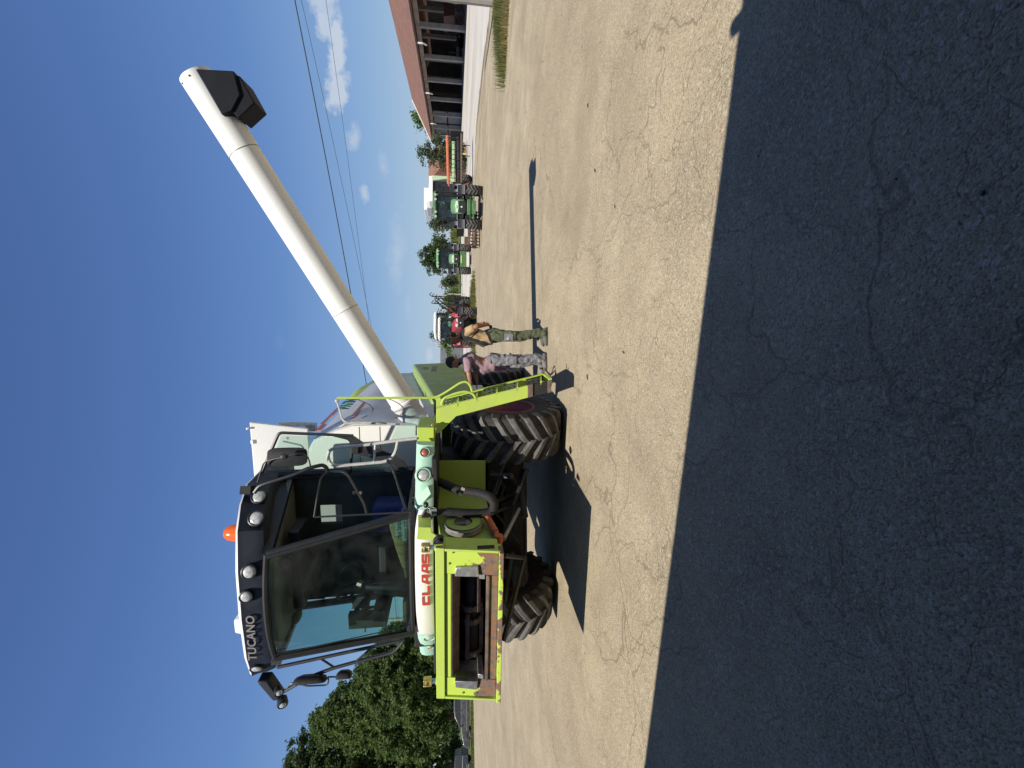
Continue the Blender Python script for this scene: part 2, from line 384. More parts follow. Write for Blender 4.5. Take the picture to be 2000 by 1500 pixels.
# ================================================================ GROUND
def asphalt():
    mt, t, b = principled('worn_pale_asphalt', (.4, .33, .24), .92, 0, .08); co = objco(t)
    big = noise_n(t, .22, 5, .6, co, .4); mid = noise_n(t, 1.1, 6, .65, co, .3); fine = noise_n(t, 60, 4, .7, co)
    vs = N(t, 'ShaderNodeTexVoronoi'); vs.inputs['Scale'].default_value = 120; lk(t, co, vs.inputs['Vector'])
    vs2 = N(t, 'ShaderNodeTexVoronoi'); vs2.inputs['Scale'].default_value = 62; lk(t, co, vs2.inputs['Vector'])
    base = ramp(t, big, [(.28, (.345, .278, .176)), (.5, (.455, .380, .250)), (.74, (.545, .468, .320))])
    c = mixc(t, mathn(t, 'MULTIPLY', mapr(t, mid, .40, .62), .70), base, (.290, .238, .158))
    # aggregate: pale and dark grains
    gr = N(t, 'ShaderNodeSeparateColor'); lk(t, vs.outputs['Color'], gr.inputs[0])
    gr2 = N(t, 'ShaderNodeSeparateColor'); lk(t, vs2.outputs['Color'], gr2.inputs[0])
    c = mixc(t, mathn(t, 'MULTIPLY', mapr(t, gr.outputs[0], .55, .95), .55), c, (.56, .50, .39))
    c = mixc(t, mathn(t, 'MULTIPLY', mapr(t, gr.outputs[1], .6, .95), .65), c, (.125, .105, .085))
    c = mixc(t, mathn(t, 'MULTIPLY', mapr(t, gr2.outputs[0], .86, .98), .5), c, (.60, .55, .45))
    c = mixc(t, mathn(t, 'MULTIPLY', mapr(t, fine, .35, .7), .4), c, (.24, .195, .14))
    # cracks: warped cell borders, visible only in places
    wn = N(t, 'ShaderNodeTexNoise'); wn.inputs['Scale'].default_value = .7; wn.inputs['Detail'].default_value = 5; lk(t, co, wn.inputs['Vector'])
    vadd = N(t, 'ShaderNodeVectorMath', operation='MULTIPLY_ADD'); lk(t, wn.outputs['Color'], vadd.inputs[0]); vadd.inputs[1].default_value = (1.9, 1.9, 0); lk(t, co, vadd.inputs[2])
    wn2 = N(t, 'ShaderNodeTexNoise'); wn2.inputs['Scale'].default_value = 6; wn2.inputs['Detail'].default_value = 4; lk(t, co, wn2.inputs['Vector'])
    vadd2 = N(t, 'ShaderNodeVectorMath', operation='MULTIPLY_ADD'); lk(t, wn2.outputs['Color'], vadd2.inputs[0]); vadd2.inputs[1].default_value = (.16, .16, 0); lk(t, vadd.outputs[0], vadd2.inputs[2])
    allc = None
    for sc, wd, lo, st in ((.30, .0045, .38, .58), (.75, .006, .42, .55), (1.9, .010, .44, .50), (4.6, .016, .50, .34)):
        vo = N(t, 'ShaderNodeTexVoronoi', feature='DISTANCE_TO_EDGE'); vo.inputs['Scale'].default_value = sc; lk(t, vadd2.outputs[0], vo.inputs['Vector'])
        mk = noise_n(t, sc * .9, 3, .5, co, .2)
        k = mathn(t, 'MULTIPLY', mapr(t, vo.outputs['Distance'], wd, wd * .25), mathn(t, 'MULTIPLY', mapr(t, mk, lo, lo + .09), st), clamp=True)
        allc = k if allc is None else mathn(t, 'MAXIMUM', allc, k)
    c = mixc(t, allc, c, (.165, .13, .092))
    # oil and tyre stains
    st = noise_n(t, .55, 4, .6, co, .8); c = mixc(t, mathn(t, 'MULTIPLY', mapr(t, st, .50, .70), .55), c, (.262, .214, .145))
    lk(t, c, b.inputs['Base Color'])
    h = mathn(t, 'ADD', mathn(t, 'MULTIPLY', vs.outputs['Distance'], -.4), mathn(t, 'ADD', mathn(t, 'MULTIPLY', fine, .8), mathn(t, 'MULTIPLY', allc, -.7)))
    bump(t, b, h, .7, .008); return mt
M['asphalt'] = asphalt()
def concrete_yard():
    mt, t, b = principled('pale_concrete_yard', (.5, .47, .43), .9, 0, .2); co = objco(t)
    mp = N(t, 'ShaderNodeMapping'); mp.inputs['Scale'].default_value = (.35, .06, 1); lk(t, co, mp.inputs[0])
    n1 = noise_n(t, .5, 6, .65, mp.outputs[0], .3); n2 = noise_n(t, .35, 5, .6, co)
    c = ramp(t, n1, [(.3, (.36, .33, .29)), (.5, (.50, .47, .42)), (.7, (.58, .55, .50))])
    c = mixc(t, mathn(t, 'MULTIPLY', mapr(t, n2, .5, .75), .4), c, (.36, .31, .24)); lk(t, c, b.inputs['Base Color']); return mt
M['yard'] = concrete_yard()
def grass_mat(name, a, c_, d):
    mt, t, b = principled(name, a, .9, 0, .2); co = objco(t)
    n1 = noise_n(t, .8, 6, .65, co); lk(t, ramp(t, n1, [(.3, a), (.5, c_), (.72, d)]), b.inputs['Base Color']); bump(t, b, noise_n(t, 6, 5, .7, co), .8, .1); return mt
M['grassland'] = grass_mat('grassland', (.05, .085, .022), (.085, .12, .035), (.16, .16, .06))

sheet('ground', [(-1500, -600, -.012), (1500, -600, -.012), (1500, 2500, -.012), (-1500, 2500, -.012)], [(0, 1, 2, 3)], M['grassland'], kind='structure')
# pale concrete yard and road beyond the asphalt
yd = [V(-9, 30, -.006), V(-9, 104, -.006), V(260, 150, -.006), V(260, 8, -.006), V(12, 8, -.006)]
sheet('concrete_yard', yd, [(0, 1, 2, 3, 4)], M['yard'], kind='structure')
# asphalt apron: ragged far edge
edge = [(3000, 0), ]
far = [G(958, 0), G(955, 40), G(947, 90), G(941, 140), G(935, 190), G(930, 240), G(927, 300), G(925, 360), G(922.5, 430), G(921.5, 500), G(922.5, 560), G(923.5, 640), G(924.5, 740), G(924, 900), G(923.5, 1100), G(923, 1360), G(924, 1430), G(925.5, 1500)]
rag = []
random.seed(3)
for i in range(len(far) - 1):
    a, b_ = far[i], far[i + 1]
    for k in range(14):
        p = a.lerp(b_, k / 14); s_ = p.length * .006
        rag.append(V(p.x + random.uniform(-1, 1) * s_, p.y + random.uniform(-1, 1) * s_ * 2.2, 0))
rag.append(far[-1])
pts = [V(far[0].x + 40, 6, 0)] + rag + [V(-70, 36, 0), V(-70, -40, 0), V(60, -40, 0)]
sheet('asphalt_yard', pts, [tuple(range(len(pts)))[::-1]], M['asphalt'], kind='structure')

# ---------------------------------------------------------------- unseen workshop shading the foreground; low porch and side walls added to darken it
def wall_mat():
    mt, t, b = principled('grey_render', (.19, .185, .175), .92, 0, .2); co = objco(t)
    n1 = noise_n(t, .7, 6, .65, co); lk(t, ramp(t, n1, [(.3, (.15, .145, .14)), (.7, (.22, .215, .2))]), b.inputs['Base Color']); return mt
M['render'] = wall_mat(); M['timber'] = plain('light_soaking_timber', (.035, .03, .026), .9, .3, 3)  # timber kept dark to cut light bounced under the porch
M['steeldoor'] = paint('grey_door_paint', (.16, .19, .2), .5, .2)
e0, e1 = G(1450, 0), G(1258, 1500)                    # the shade's edge on the ground
HB = 2.9; sh = V(-sun_dir.x, -sun_dir.y, 0) / sun_dir.z * HB  # roof height kept low so the porch hides more sky
b0 = e0 - sh; b1 = e1 - sh; bd = (b0 - b1).normalized()
ang = math.atan2(bd.y, bd.x)
bld = empty('workshop_building', b1.lerp(b0, .5) - V(0, 0, 0), ang, 'unseen workshop behind the camera, its low deep porch and dark timber added to darken the foreground shade', 'building')
mb = MB(); mb.bb(-32, 32, -14, -6.0, 0, HB - .35); mb.build('wall', M['timber'], bld)
for x in (-31, -20, -9, 9, 20, 31):
    mb = MB(); mb.bb(x - .15, x + .15, -.5, -.2, 0, HB - .35); mb.build('porch_post', M['steeldoor'], bld, bevel=.01)
mb = MB(); mb.bb(-32.4, 32.4, -14.4, 0, HB - .348, HB); rf = mb.build('roof', M['timber'], bld)
tp = G(1418, 68); tb = G(1447, 22)
kx = bd; ky = V(-bd.y, bd.x, 0)
off = (tp - sh) - bld.location; offb = (tb - sh) - bld.location
mb = MB(); a_ = V(offb.dot(kx), -.3, HB - .1); z_ = V(off.dot(kx), off.dot(ky), HB - .1)
mb.tube([a_, a_.lerp(z_, .5), z_], .055, 8); mb.build('rain_spout', M['steeldoor'], rf)
for x0 in (-7.5, 5.0):
    mb = MB(); mb.bb(x0 - .15, x0 + .15, -5.99, -.25, 0, HB - .352); mb.build('shade_side_wall', M['timber'], bld)  # walls added out of view to block sky light from the sides
for x in (-14, -7, 7, 14):
    mb = MB(); mb.bb(x - 1.4, x + 1.4, -5.999, -5.95, 1.0, 2.2); wf = mb.build('window', M['steeldoor'], bld)
    mb = MB(); mb.bb(x - 1.3, x + 1.3, -5.949, -5.94, 1.1, 2.1); mb.build('pane', M['black'], wf)
mb = MB(); mb.bb(-2.0, 2.0, -5.999, -5.94, 0, 2.4); dr = mb.build('door', M['steeldoor'], bld)
mb = MB(); mb.bb(-.1, -.04, -5.939, -5.87, 1.0, 1.25); mb.build('handle', M['black'], dr)

# ---------------------------------------------------------------- litter on the asphalt
def stone(px, py, r, mat, name, label):
    p = G(px, py); mb = MB(); mb.ball((0, 0, r * .35), r, 7, (1, .7, .5))
    mb.v = [v + V(noise.noise(v * 60 + p) * r * .4, noise.noise(v * 50 - p) * r * .4, 0) for v in mb.v]
    o = mb.build(name, mat); o.location = p; o.rotation_euler = (0, 0, px); tag(o, label, 'stone'); return o
M['chip'] = plain('pale_stone', (.42, .40, .36), .85, .3, 30)
M['stonedk'] = plain('dark_stone', (.09, .085, .08), .85, .3, 30)
stone(1480, 306, .012, M['chip'], 'stone_chip', 'pale stone chip in the shade, larger of a pair near the sunlit edge')
stone(1484, 295, .009, M['chip'], 'stone_chip', 'tiny pale stone chip in the shade, smaller of a pair near the sunlit edge')
stone(1873, 438, .010, M['chip'], 'stone_chip', 'pale chip lying alone deep in the dark shade at the right')
stone(1920, 377, .011, M['stonedk'], 'pebble', 'dark pebble deep in the shade at the far bottom right')
stone(1750, 350, .006, M['stonedk'], 'pebble', 'small dark pebble in the middle of the right-hand shade')
stone(1468, 497, .008, M['chip'], 'stone_chip', 'thin pale sliver on the shaded asphalt near the sunlit edge')
M['dryleaf'] = plain('dry_stalk', (.36, .33, .26), .85, .3, 40)
p = G(1866, 1338); tw = MB()
for (a, b_) in (((1848, 1332), (1877, 1336)), ((1869, 1326), (1896, 1358)), ((1872, 1338), (1850, 1333))):
    A_ = G(*a) - p; B_ = G(*b_) - p
    tw.tube([A_ + V(0, 0, .004), A_.lerp(B_, .5) + V(0, 0, .012), B_ + V(0, 0, .003)], [.0012, .0022, .0006], 6)
o = tw.build('dry_stalk', M['dryleaf']); o.location = p; tag(o, 'forked dry grass stalk lying on the dark shaded asphalt at lower left', 'plant litter')
M['darkleaf'] = plain('dark_leaf', (.07, .05, .035), .9, .3, 40)
for (px, py, r, rz, lb) in ((1148, 737, .036, .3, 'dark dry leaf on the sunlit asphalt beside the ladder shadow'), (1219, 688, .02, .9, 'dark leaf crumb on sunlit asphalt in front of the two men'),
                            (1132, 936, .034, .2, 'dark leaf beside the front tyre shadow'), (1149, 206, .03, .2, 'dark leaf on the asphalt far to the right'),
                            (1163, 333, .03, .4, 'dark leaf on the sunlit asphalt right of the auger shadow tip'), (1202, 403, .02, .1, 'dark crumb near the long crack at right')):
    mb = MB(); n_ = 9
    ring = [V(math.cos(2 * math.pi * i / n_) * r * (1 + .3 * noise.noise(V(i, px, 0))), math.sin(2 * math.pi * i / n_) * r * .4, .003 + .006 * abs(math.sin(i * 2.1))) for i in range(n_)]
    mb.prism(ring, (0, 0, .003)); o = mb.build('leaf', M['darkleaf']); o.location = G(px, py); o.rotation_euler = (0, 0, rz); tag(o, lb, 'leaf')
# ================================================================ THE COMBINE HARVESTER
cb = empty('combine_harvester', ORG, -YAW, 'large lime, white and mint combine harvester with raised pale unloading auger, nearest the camera', 'combine harvester')
X3, Y3, Z3 = V(1, 0, 0), V(0, -1, 0), V(0, 0, 1)     # left, forward, up in its own frame

def wheel_parts(root, R_, w, rimr, nl, lugh=.05, rimmat=None, lugmat=None, dish=.12, lugw=.072, sw=.47):
    """tyre with staggered chevron lugs (axis = local X), and its rim"""
    h = w / 2
    t = MB()
    t.lathe([(rimr, -h * .80), (rimr + .03, -h * .92), (rimr + (R_ - rimr) * .45, -h * 1.03), (R_ - .09, -h * .99), (R_ - .05, -h * .88), (R_ - .045, -h * .4), (R_ - .04, 0), (R_ - .045, h * .4), (R_ - .05, h * .88), (R_ - .09, h * .99),
             (rimr + (R_ - rimr) * .45, h * 1.03), (rimr + .03, h * .92), (rimr, h * .80)], ax=(1, 0, 0), n=56, cap=False)
    ty = t.build('tyre', M['rubber'], root, 50)
    L_ = MB()
    for side in (-1, 1):
        for k in range(nl):
            a0 = 2 * math.pi * (k + (.5 if side > 0 else 0)) / nl
            rows = []
            stn = [(-.03, 0), (.10, .07), (.45, .22), (.80, .36), (.99, .44), (1.05, .47)]
            for (u, da) in stn:
                x = side * u * h; ang = a0 + da * sw * 1.35 * (w / .64)
                rt = R_ if u < .95 else (R_ - .025 if u < 1.0 else R_ - .13)
                rb = R_ - .055 if u < .95 else (R_ - .10 if u < 1.0 else R_ - .17)
                wd = lugw * (1.25 if u < .05 else 1.0 if u < .9 else 1.15) / R_ / 2
                q = []
                for (rr, ww) in ((rb, wd * 1.5), (rt, wd * .78), (rt, -wd * .78), (rb, -wd * 1.5)):
                    an = ang + ww; q.append(V(x, -math.cos(an) * rr, math.sin(an) * rr))
                rows.append(q)
            L_.loft(rows)
    L_.build('tread', lugmat or M['lug'], root, 30, kind=None)
    r = MB()
    for s_ in (-1, 1):
        r.lathe([(rimr + .025, s_ * h * .86), (rimr + .02, s_ * h * .93), (rimr - .01, s_ * h * .93), (rimr - .03, s_ * h * .75), (rimr - .07, s_ * h * .62), (rimr - .09, s_ * h * .45), (rimr * .62, s_ * h * .40), (rimr * .55, s_ * (h * .40 + dish * .2)), (rimr * .30, s_ * (h * .40 + dish * .3)), (.001, s_ * (h * .40 + dish * .3))], ax=(1, 0, 0), n=40, cap=False)
    for k in range(10):
        a = 2 * math.pi * k / 10
        r.lathe([(.018, -h * .5), (.018, h * .5)], o=(0, math.cos(a) * rimr * .42, math.sin(a) * rimr * .42), ax=(1, 0, 0), n=6)
    r.build('rim', rimmat or M['rimred'], root, 35)

for (nm, l, f, R_, w_, rr, nl) in (('front_wheel', 1.39, 0, .83, .65, .405, 23), ('front_wheel', -1.39, 0, .83, .62, .405, 23), ('rear_wheel', 1.42, -3.75, .70, .50, .33, 21), ('rear_wheel', -1.42, -3.75, .70, .50, .33, 21)):
    wr = empty(nm, C(l, f, R_), 0, parent=cb); wheel_parts(wr, R_, w_, rr, nl, lugw=.078 if nm[0] == 'f' else .066)
    if l > 0: wr.rotation_euler = (R(6), 0, 0)

# chassis, axle, underbody
mb = MB(); mb.tube([C(-1.15, 0, .80), C(1.15, 0, .80)], .15, 10)
for s_ in (-1, 1):
    mb.box(C(s_ * .95, -.02, .86), (.22, .5, .55))
    mb.bb(s_ * .5 - .07, s_ * .5 + .07, -.9, 5.3, .72, .98)
mb.bb(-.72, .72, -.2, 5.4, .98, 1.75)
mb.bb(-1.0, 1.0, -.75, .2, 1.35, 1.8)
mb.tube([C(-1.3, -3.75, .62), C(1.3, -3.75, .62)], .09, 8)
mb.tube([C(.95, .35, 1.0), C(.75, .9, .72), C(.5, 1.2, .7)], .05, 8)
mb.box(C(.2, .5, .78), (1.1, .5, .3)); mb.box(C(-.35, .95, .75), (.3, .5, .16))
mb.tube([C(-.9, .55, .55), C(.9, .55, .62)], .035, 8); mb.tube([C(.62, .6, .60), C(.62, 1.0, 1.1)], .03, 8)
mb.build('chassis', M['dark'], cb, bevel=.012)
mb = MB()                                             # stone-trap / engine-side plate seen between wheel and feeder
mb.hexa([PF(948, 899, .80), PF(948, 1012, .80), PF(948, 1012, .70), PF(948, 899, .70), PF(852, 899, .80), PF(852, 1012, .80), PF(852, 1012, .70), PF(852, 899, .70)])
gp = mb.build('green_panel', M['limedk'], cb, bevel=.008)
mb = MB(); q0 = PF(862, 985, .803); mb.bb(q0.x - .06, q0.x + .06, q0.y - .006, q0.y + .002, q0.z - .09, q0.z + .03); mb.build('warning_sticker', M['brass'], gp)
mb = MB()                                             # dark linkage and hoses below
for (a, b_, r_) in (((1030, 915), (1003, 985), .03), ((1003, 985), (968, 1000), .022), ((985, 905), (960, 975), .02), ((1012, 940), (1000, 1010), .018), ((955, 985), (1015, 1060), .02), ((960, 930), (1000, 930), .04)):
    mb.tube([PF(*a, .9), PF(*b_, 1.1)], r_, 7)
for k in range(7):
    a = PF(960 + 8 * k, 920 + 12 * k, .8); mb.tube(fillet([a, a + V(-.12, .05, -.16 + .02 * k), a + V(-.3, -.1, -.05)], .1), .012, 6)
mb.build('hydraulic_hoses', M['black'], cb)
mb = MB(); mb.hexa([C(.55, .5, .62), C(1.05, .5, .62), C(1.05, .2, .6), C(.55, .2, .6), C(.5, .62, 1.15), C(1.05, .62, 1.15), C(1.05, .2, 1.15), C(.5, .2, 1.15)]); mb.build('gearbox', M['dark'], cb, bevel=.03)

# ---------------------------------------------------------------- feeder house
def FZ(f): return 0
fz = lambda px: PF(px, 1200, 2.45).z
fr = MB()
F0, F1 = 2.40, 2.49
LL, LR = .85, -.87
oL, oR, oT, oB = .57, -.64, 1.635, 1.275
ZT, ZB = 1.70, 1.125
def slab(l0, l1, z0, z1, f0, f1, dz=0.0):
    # front faces lean: lower edge further forward
    def pt(l, f, z): return C(l, f + (1.79 - z) * .15, z)
    fr.hexa([pt(l0, f0, z0), pt(l1, f0, z0), pt(l1, f1, z0), pt(l0, f1, z0), pt(l0, f0, z1), pt(l1, f0, z1), pt(l1, f1, z1), pt(l0, f1, z1)])
slab(LR, oR, ZB + .045, ZT, 2.30, 2.40); slab(oL, LL, ZB + .045, ZT, 2.30, 2.40)       # cheeks
slab(oR + .002, oL - .002, oT, ZT, 2.30, 2.395); slab(oR + .002, oL - .002, ZB + .045, oB, 2.30, 2.397)
ff = None
fh = MB()
fh.loft([[C(-.76, 2.3, 1.16), C(.74, 2.3, 1.16), C(.74, 2.3, 1.70), C(-.76, 2.3, 1.70)], [C(-.76, .55, 1.22), C(.74, .55, 1.22), C(.74, .55, 1.95), C(-.76, .55, 1.95)]], cap=False)
fh.loft([[C(-.70, 2.3, 1.20), C(.66, 2.3, 1.20), C(.66, 2.3, 1.66), C(-.70, 2.3, 1.66)], [C(-.70, .56, 1.26), C(.66, .56, 1.26), C(.66, .56, 1.9), C(-.70, .56, 1.9)]], cap=False)
feeder = fh.build('feeder_house', M['limedk'], cb, 30)
fr.build('front_frame', M['worn'], feeder, bevel=.006)
fr = MB(); slab(LR - .01, LL + .01, 1.70, 1.79, 2.26, 2.425); fr.build('frame_rail', M['lime'], feeder, bevel=.006)
fr = MB(); slab(LR, LL, ZB, ZB + .043, 2.28, 2.46); fr.build('lower_rail', M['worn2'], feeder, bevel=.006)
fr = MB()
slab(LL - .02, LL + .006, ZB + .046, 1.698, 2.20, 2.43); slab(LR - .004, LR + .02, ZB + .046, 1.698, 2.20, 2.43)
fr.split('frame_rail', M['lime'], feeder, bevel=.006)
mb = MB()                                             # black sheets inside the tunnel, its deep shade put into their colour
mb.hexa([C(-.69, .9, 1.24), C(.65, .9, 1.24), C(.65, .86, 1.24), C(-.69, .86, 1.24), C(-.69, .9, 1.86), C(.65, .9, 1.86), C(.65, .86, 1.86), C(-.69, .86, 1.86)])
mb.hexa([C(-.69, 2.3, 1.202), C(.65, 2.3, 1.202), C(.65, .9, 1.255), C(-.69, .9, 1.255), C(-.69, 2.3, 1.215), C(.65, 2.3, 1.215), C(.65, .9, 1.262), C(-.69, .9, 1.262)])
mb.hexa([C(-.695, 2.3, 1.22), C(-.685, 2.3, 1.22), C(-.685, .9, 1.27), C(-.695, .9, 1.27), C(-.695, 2.3, 1.65), C(-.685, 2.3, 1.65), C(-.685, .9, 1.85), C(-.695, .9, 1.85)])
mb.hexa([C(.645, 2.3, 1.22), C(.655, 2.3, 1.22), C(.655, .9, 1.27), C(.645, .9, 1.27), C(.645, 2.3, 1.65), C(.655, 2.3, 1.65), C(.655, .9, 1.85), C(.645, .9, 1.85)])
mb.hexa([C(-.69, 2.3, 1.645), C(.65, 2.3, 1.645), C(.65, .9, 1.85), C(-.69, .9, 1.85), C(-.69, 2.3, 1.655), C(.65, 2.3, 1.655), C(.65, .9, 1.86), C(-.69, .9, 1.86)])
mb.build('tunnel_shade', M['blackmat'], feeder)
mb = MB(); mb.hexa([C(oR, 2.415, oT - .012), C(oL, 2.415, oT - .012), C(oL, 2.33, oT - .085), C(oR, 2.33, oT - .085), C(oR, 2.415, oT + .004), C(oL, 2.415, oT + .004), C(oL, 2.32, oT - .07), C(oR, 2.32, oT - .07)])
mb.build('upper_lip', M['scour'], feeder, bevel=.004)
mb = MB(); mb.hexa([C(oR, 2.50, oB - .02), C(oL, 2.50, oB - .02), C(oL, 2.22, oB - .05), C(oR, 2.22, oB - .05), C(oR, 2.50, oB + .0), C(oL, 2.50, oB + .0), C(oL, 2.22, oB - .035), C(oR, 2.22, oB - .035)])
mb.box(C((oL + oR) / 2, 2.475, oB - .012), (oL - oR, .02, .05))
mb.build('lower_lip', M['scour'], feeder, bevel=.004)
for (l, s_) in ((oL, 1), (oR, -1)):
    mb = MB(); mb.hexa([C(l, 2.50, 1.36), C(l + s_ * .11, 2.49, 1.37), C(l + s_ * .11, 2.2, 1.37), C(l, 2.2, 1.36), C(l, 2.47, 1.60), C(l + s_ * .09, 2.46, 1.59), C(l + s_ * .11, 2.2, 1.575), C(l, 2.2, 1.58)])
    mb.hexa([C(l - s_ * .05, 2.472, 1.30), C(l + s_ * .05, 2.472, 1.30), C(l + s_ * .05, 2.2, 1.30), C(l - s_ * .05, 2.2, 1.30), C(l - s_ * .05, 2.455, 1.358), C(l + s_ * .05, 2.455, 1.358), C(l + s_ * .05, 2.2, 1.358), C(l - s_ * .05, 2.2, 1.358)])
    mb.build('side_guide', M['steel'], feeder, bevel=.006)
mb = MB(); mb.tube([C(-.68, 2.10, 1.43), C(.64, 2.10, 1.43)], .095, 20); mb.build('roller', M['dark'], feeder)
for l in (.50, .0, -.16, -.56):                       # conveyor chains and slats
    mb = MB(); pth = [C(l, 2.10 + .125 * math.cos(a), 1.43 + .125 * math.sin(a)) for a in [R(-95 + 12 * k) for k in range(17)]]
    for k in range(len(pth)):
        p = pth[k]; a = R(-95 + 12 * k)
        mb.box(p, (.012 if k % 2 else .05, .05, .022), Matrix.Rotation(-a + math.pi / 2, 3, 'X'))
        mb.box(p + V(.02 if k % 2 else .028, 0, 0), (.008, .034, .026), Matrix.Rotation(-a + math.pi / 2, 3, 'X')); mb.box(p - V(.02 if k % 2 else .028, 0, 0), (.008, .034, .026), Matrix.Rotation(-a + math.pi / 2, 3, 'X'))
    mb.build('conveyor_chain', M['chain'], feeder)
for (l0, l1, a) in ((.54, -.04, 62), (.54, -.04, -38), (-.04, -.60, 12), (-.04, -.60, -72)):
    mb = MB(); a = R(a); p0 = C(l0, 2.10 + .14 * math.cos(a), 1.43 + .14 * math.sin(a)); p1 = C(l1, 2.10 + .14 * math.cos(a), 1.43 + .14 * math.sin(a))
    mb.box((p0 + p1) / 2, (abs(l0 - l1), .035, .012), Matrix.Rotation(-a + math.pi / 2, 3, 'X')); mb.box((p0 + p1) / 2 + V(0, 0, .018), (abs(l0 - l1), .010, .03), Matrix.Rotation(-a + math.pi / 2, 3, 'X'))
    mb.build('conveyor_slat', M['scour'], feeder)
mb = MB()                                             # bolts and slots on the frame
for (px, py) in ((858, 1098), (858, 1345), (972, 1340), (972, 1086), (878, 1100), (905, 1352), (972, 1200), (972, 1270), (930, 1352), (885, 1078)):
    p = PF(px, py, 2.40 + (1.79 - PF(px, py, 2.45).z) * .15); mb.lathe([(.012, -.03), (.012, .008), (.006, .012)], o=p, ax=(0, -1, .1), n=6)
mb.split('bolt', M['chain'], feeder)
sp_ = PL(960, 1068, .858); mb = MB(); mb.bb(.856, .8575, sp_.y - .03, sp_.y + .035, sp_.z - .03, sp_.z + .14); mb.build('latch_slot', M['blackmat'], feeder)
for (px, py) in ((840, 1069), (835, 1331)):           # pins standing on the top corners
    p = PF(px, py, 2.36)
    mb = MB(); mb.tube([V(p.x, p.y, 1.785), V(p.x, p.y, 1.79 + .07)], .024, 10); mb.build('pin', M['bluesteel'], feeder)
    mb = MB(); mb.tube([V(p.x, p.y, 1.72), V(p.x, p.y, 1.80)], .037, 10); mb.build('pin_socket', M['lime'], feeder)
    mb = MB(); c_ = V(p.x, p.y, 1.79 + .095); mb.box(c_ + V(.03, 0, 0), (.014, .07, .085)); mb.box(c_ - V(.03, 0, 0), (.014, .07, .085)); mb.tube([c_ - V(.04, 0, -.01), c_ + V(.04, 0, .01)], .018, 8); mb.box(c_ - V(0, 0, .035), (.06, .06, .02)); mb.build('pin_fork', M['brass'], feeder, bevel=.006)
mb = MB()                                             # lime bracket and black knuckle at its upper left corner
mb.prism([PF(816, 1030, 2.0), PF(841, 1030, 2.0), PF(843, 1040, 2.0), PF(858, 1050, 2.0), PF(855, 1055, 2.0), PF(814, 1054, 2.0)], (0, .02, 0))
mb.prism([PF(817, 1029, 2.0), PF(842, 1029, 2.0), PF(842, 1006, 1.8), PF(817, 1006, 1.8)], (0, .012, .004))
mb.build('hose_bracket', M['lime'], feeder, bevel=.003)
mb = MB(); mb.prism([PF(866, 1062, 2.42), PF(846, 1064, 2.42), PF(846, 1058, 2.42), PF(855, 1048, 2.42), PF(866, 1052, 2.42)], (0, .06, 0)); p = PF(856, 1057, 2.44); mb.lathe([(.02, -.02), (.02, .02)], o=p, ax=(0, -1, 0), n=10); mb.build('frame_knuckle', M['black'], feeder, bevel=.004)
# side drive pulley, its green guard
pc = PL(905, 1024, .80)
M['pulley'] = plain('worn_pulley_rim', (.22, .2, .18), .55, .25, 14)
mb = MB(); mb.lathe([(.05, -.03), (.205, -.03), (.21, -.02), (.188, 0), (.21, .02), (.205, .03), (.06, .03)], o=V(.79, pc.y, pc.z), ax=(1, 0, 0), n=40); mb.build('drive_pulley', M['pulley'], feeder, 30)
mb = MB(); ringo = [V(.835, pc.y + math.cos(a) * .19, pc.z + math.sin(a) * .19) for a in [2 * math.pi * k / 32 for k in range(32)]]; ringi = [V(.835, pc.y + math.cos(a) * .10, pc.z + math.sin(a) * .10) for a in [2 * math.pi * k / 32 for k in range(32)]]
mb.loft([ringo, ringi], cap=False); mb.loft([[p - V(.006, 0, 0) for p in ringo], [p - V(.006, 0, 0) for p in ringi]], cap=False)
mb.bb(.83, .836, pc.y + .17, pc.y + .42, pc.z - .19, pc.z + .19)
mb.build('pulley_guard', M['limedk'], feeder, 20)
mb = MB(); mb.lathe([(.10, -.05), (.10, .03), (.09, .035), (.085, -.03)], o=V(.80, pc.y, pc.z), ax=(1, 0, 0), n=24); mb.bb(.80, .87, pc.y - .07, pc.y + .01, pc.z - .02, pc.z + .09); mb.build('pulley_hub', M['black'], feeder)
mb = MB(); p0, p1 = PF(950, 1008, 1.75), PF(974, 1052, 2.15); mb.tube([p0, p0.lerp(p1, .75)], .042, 14); mb.tube([p0.lerp(p1, .75), p1], .03, 10); mb.lathe([(.045, -.04), (.045, .04)], o=p1, ax=(1, 0, 0), n=16); mb.build('lift_cylinder', M['orange'], feeder)
mb = MB(); mb.tube([PF(1014, 994, 1.3), PF(984, 1053, 2.1)], .022, 10); mb.build('lift_rod', M['steel'], feeder)
mb = MB()
mb.tube([PF(983, 1252, 2.3), PF(1024, 1088, 1.8)], .03, 6); mb.tube([PF(986, 1175, 2.1), PF(1000, 1080, 1.5)], .025, 6)
mb.tube([PF(1024, 1090, 1.8), PF(985, 1085, 2.3)], .025, 6)
mb.build('support_bar', M['black'], feeder)

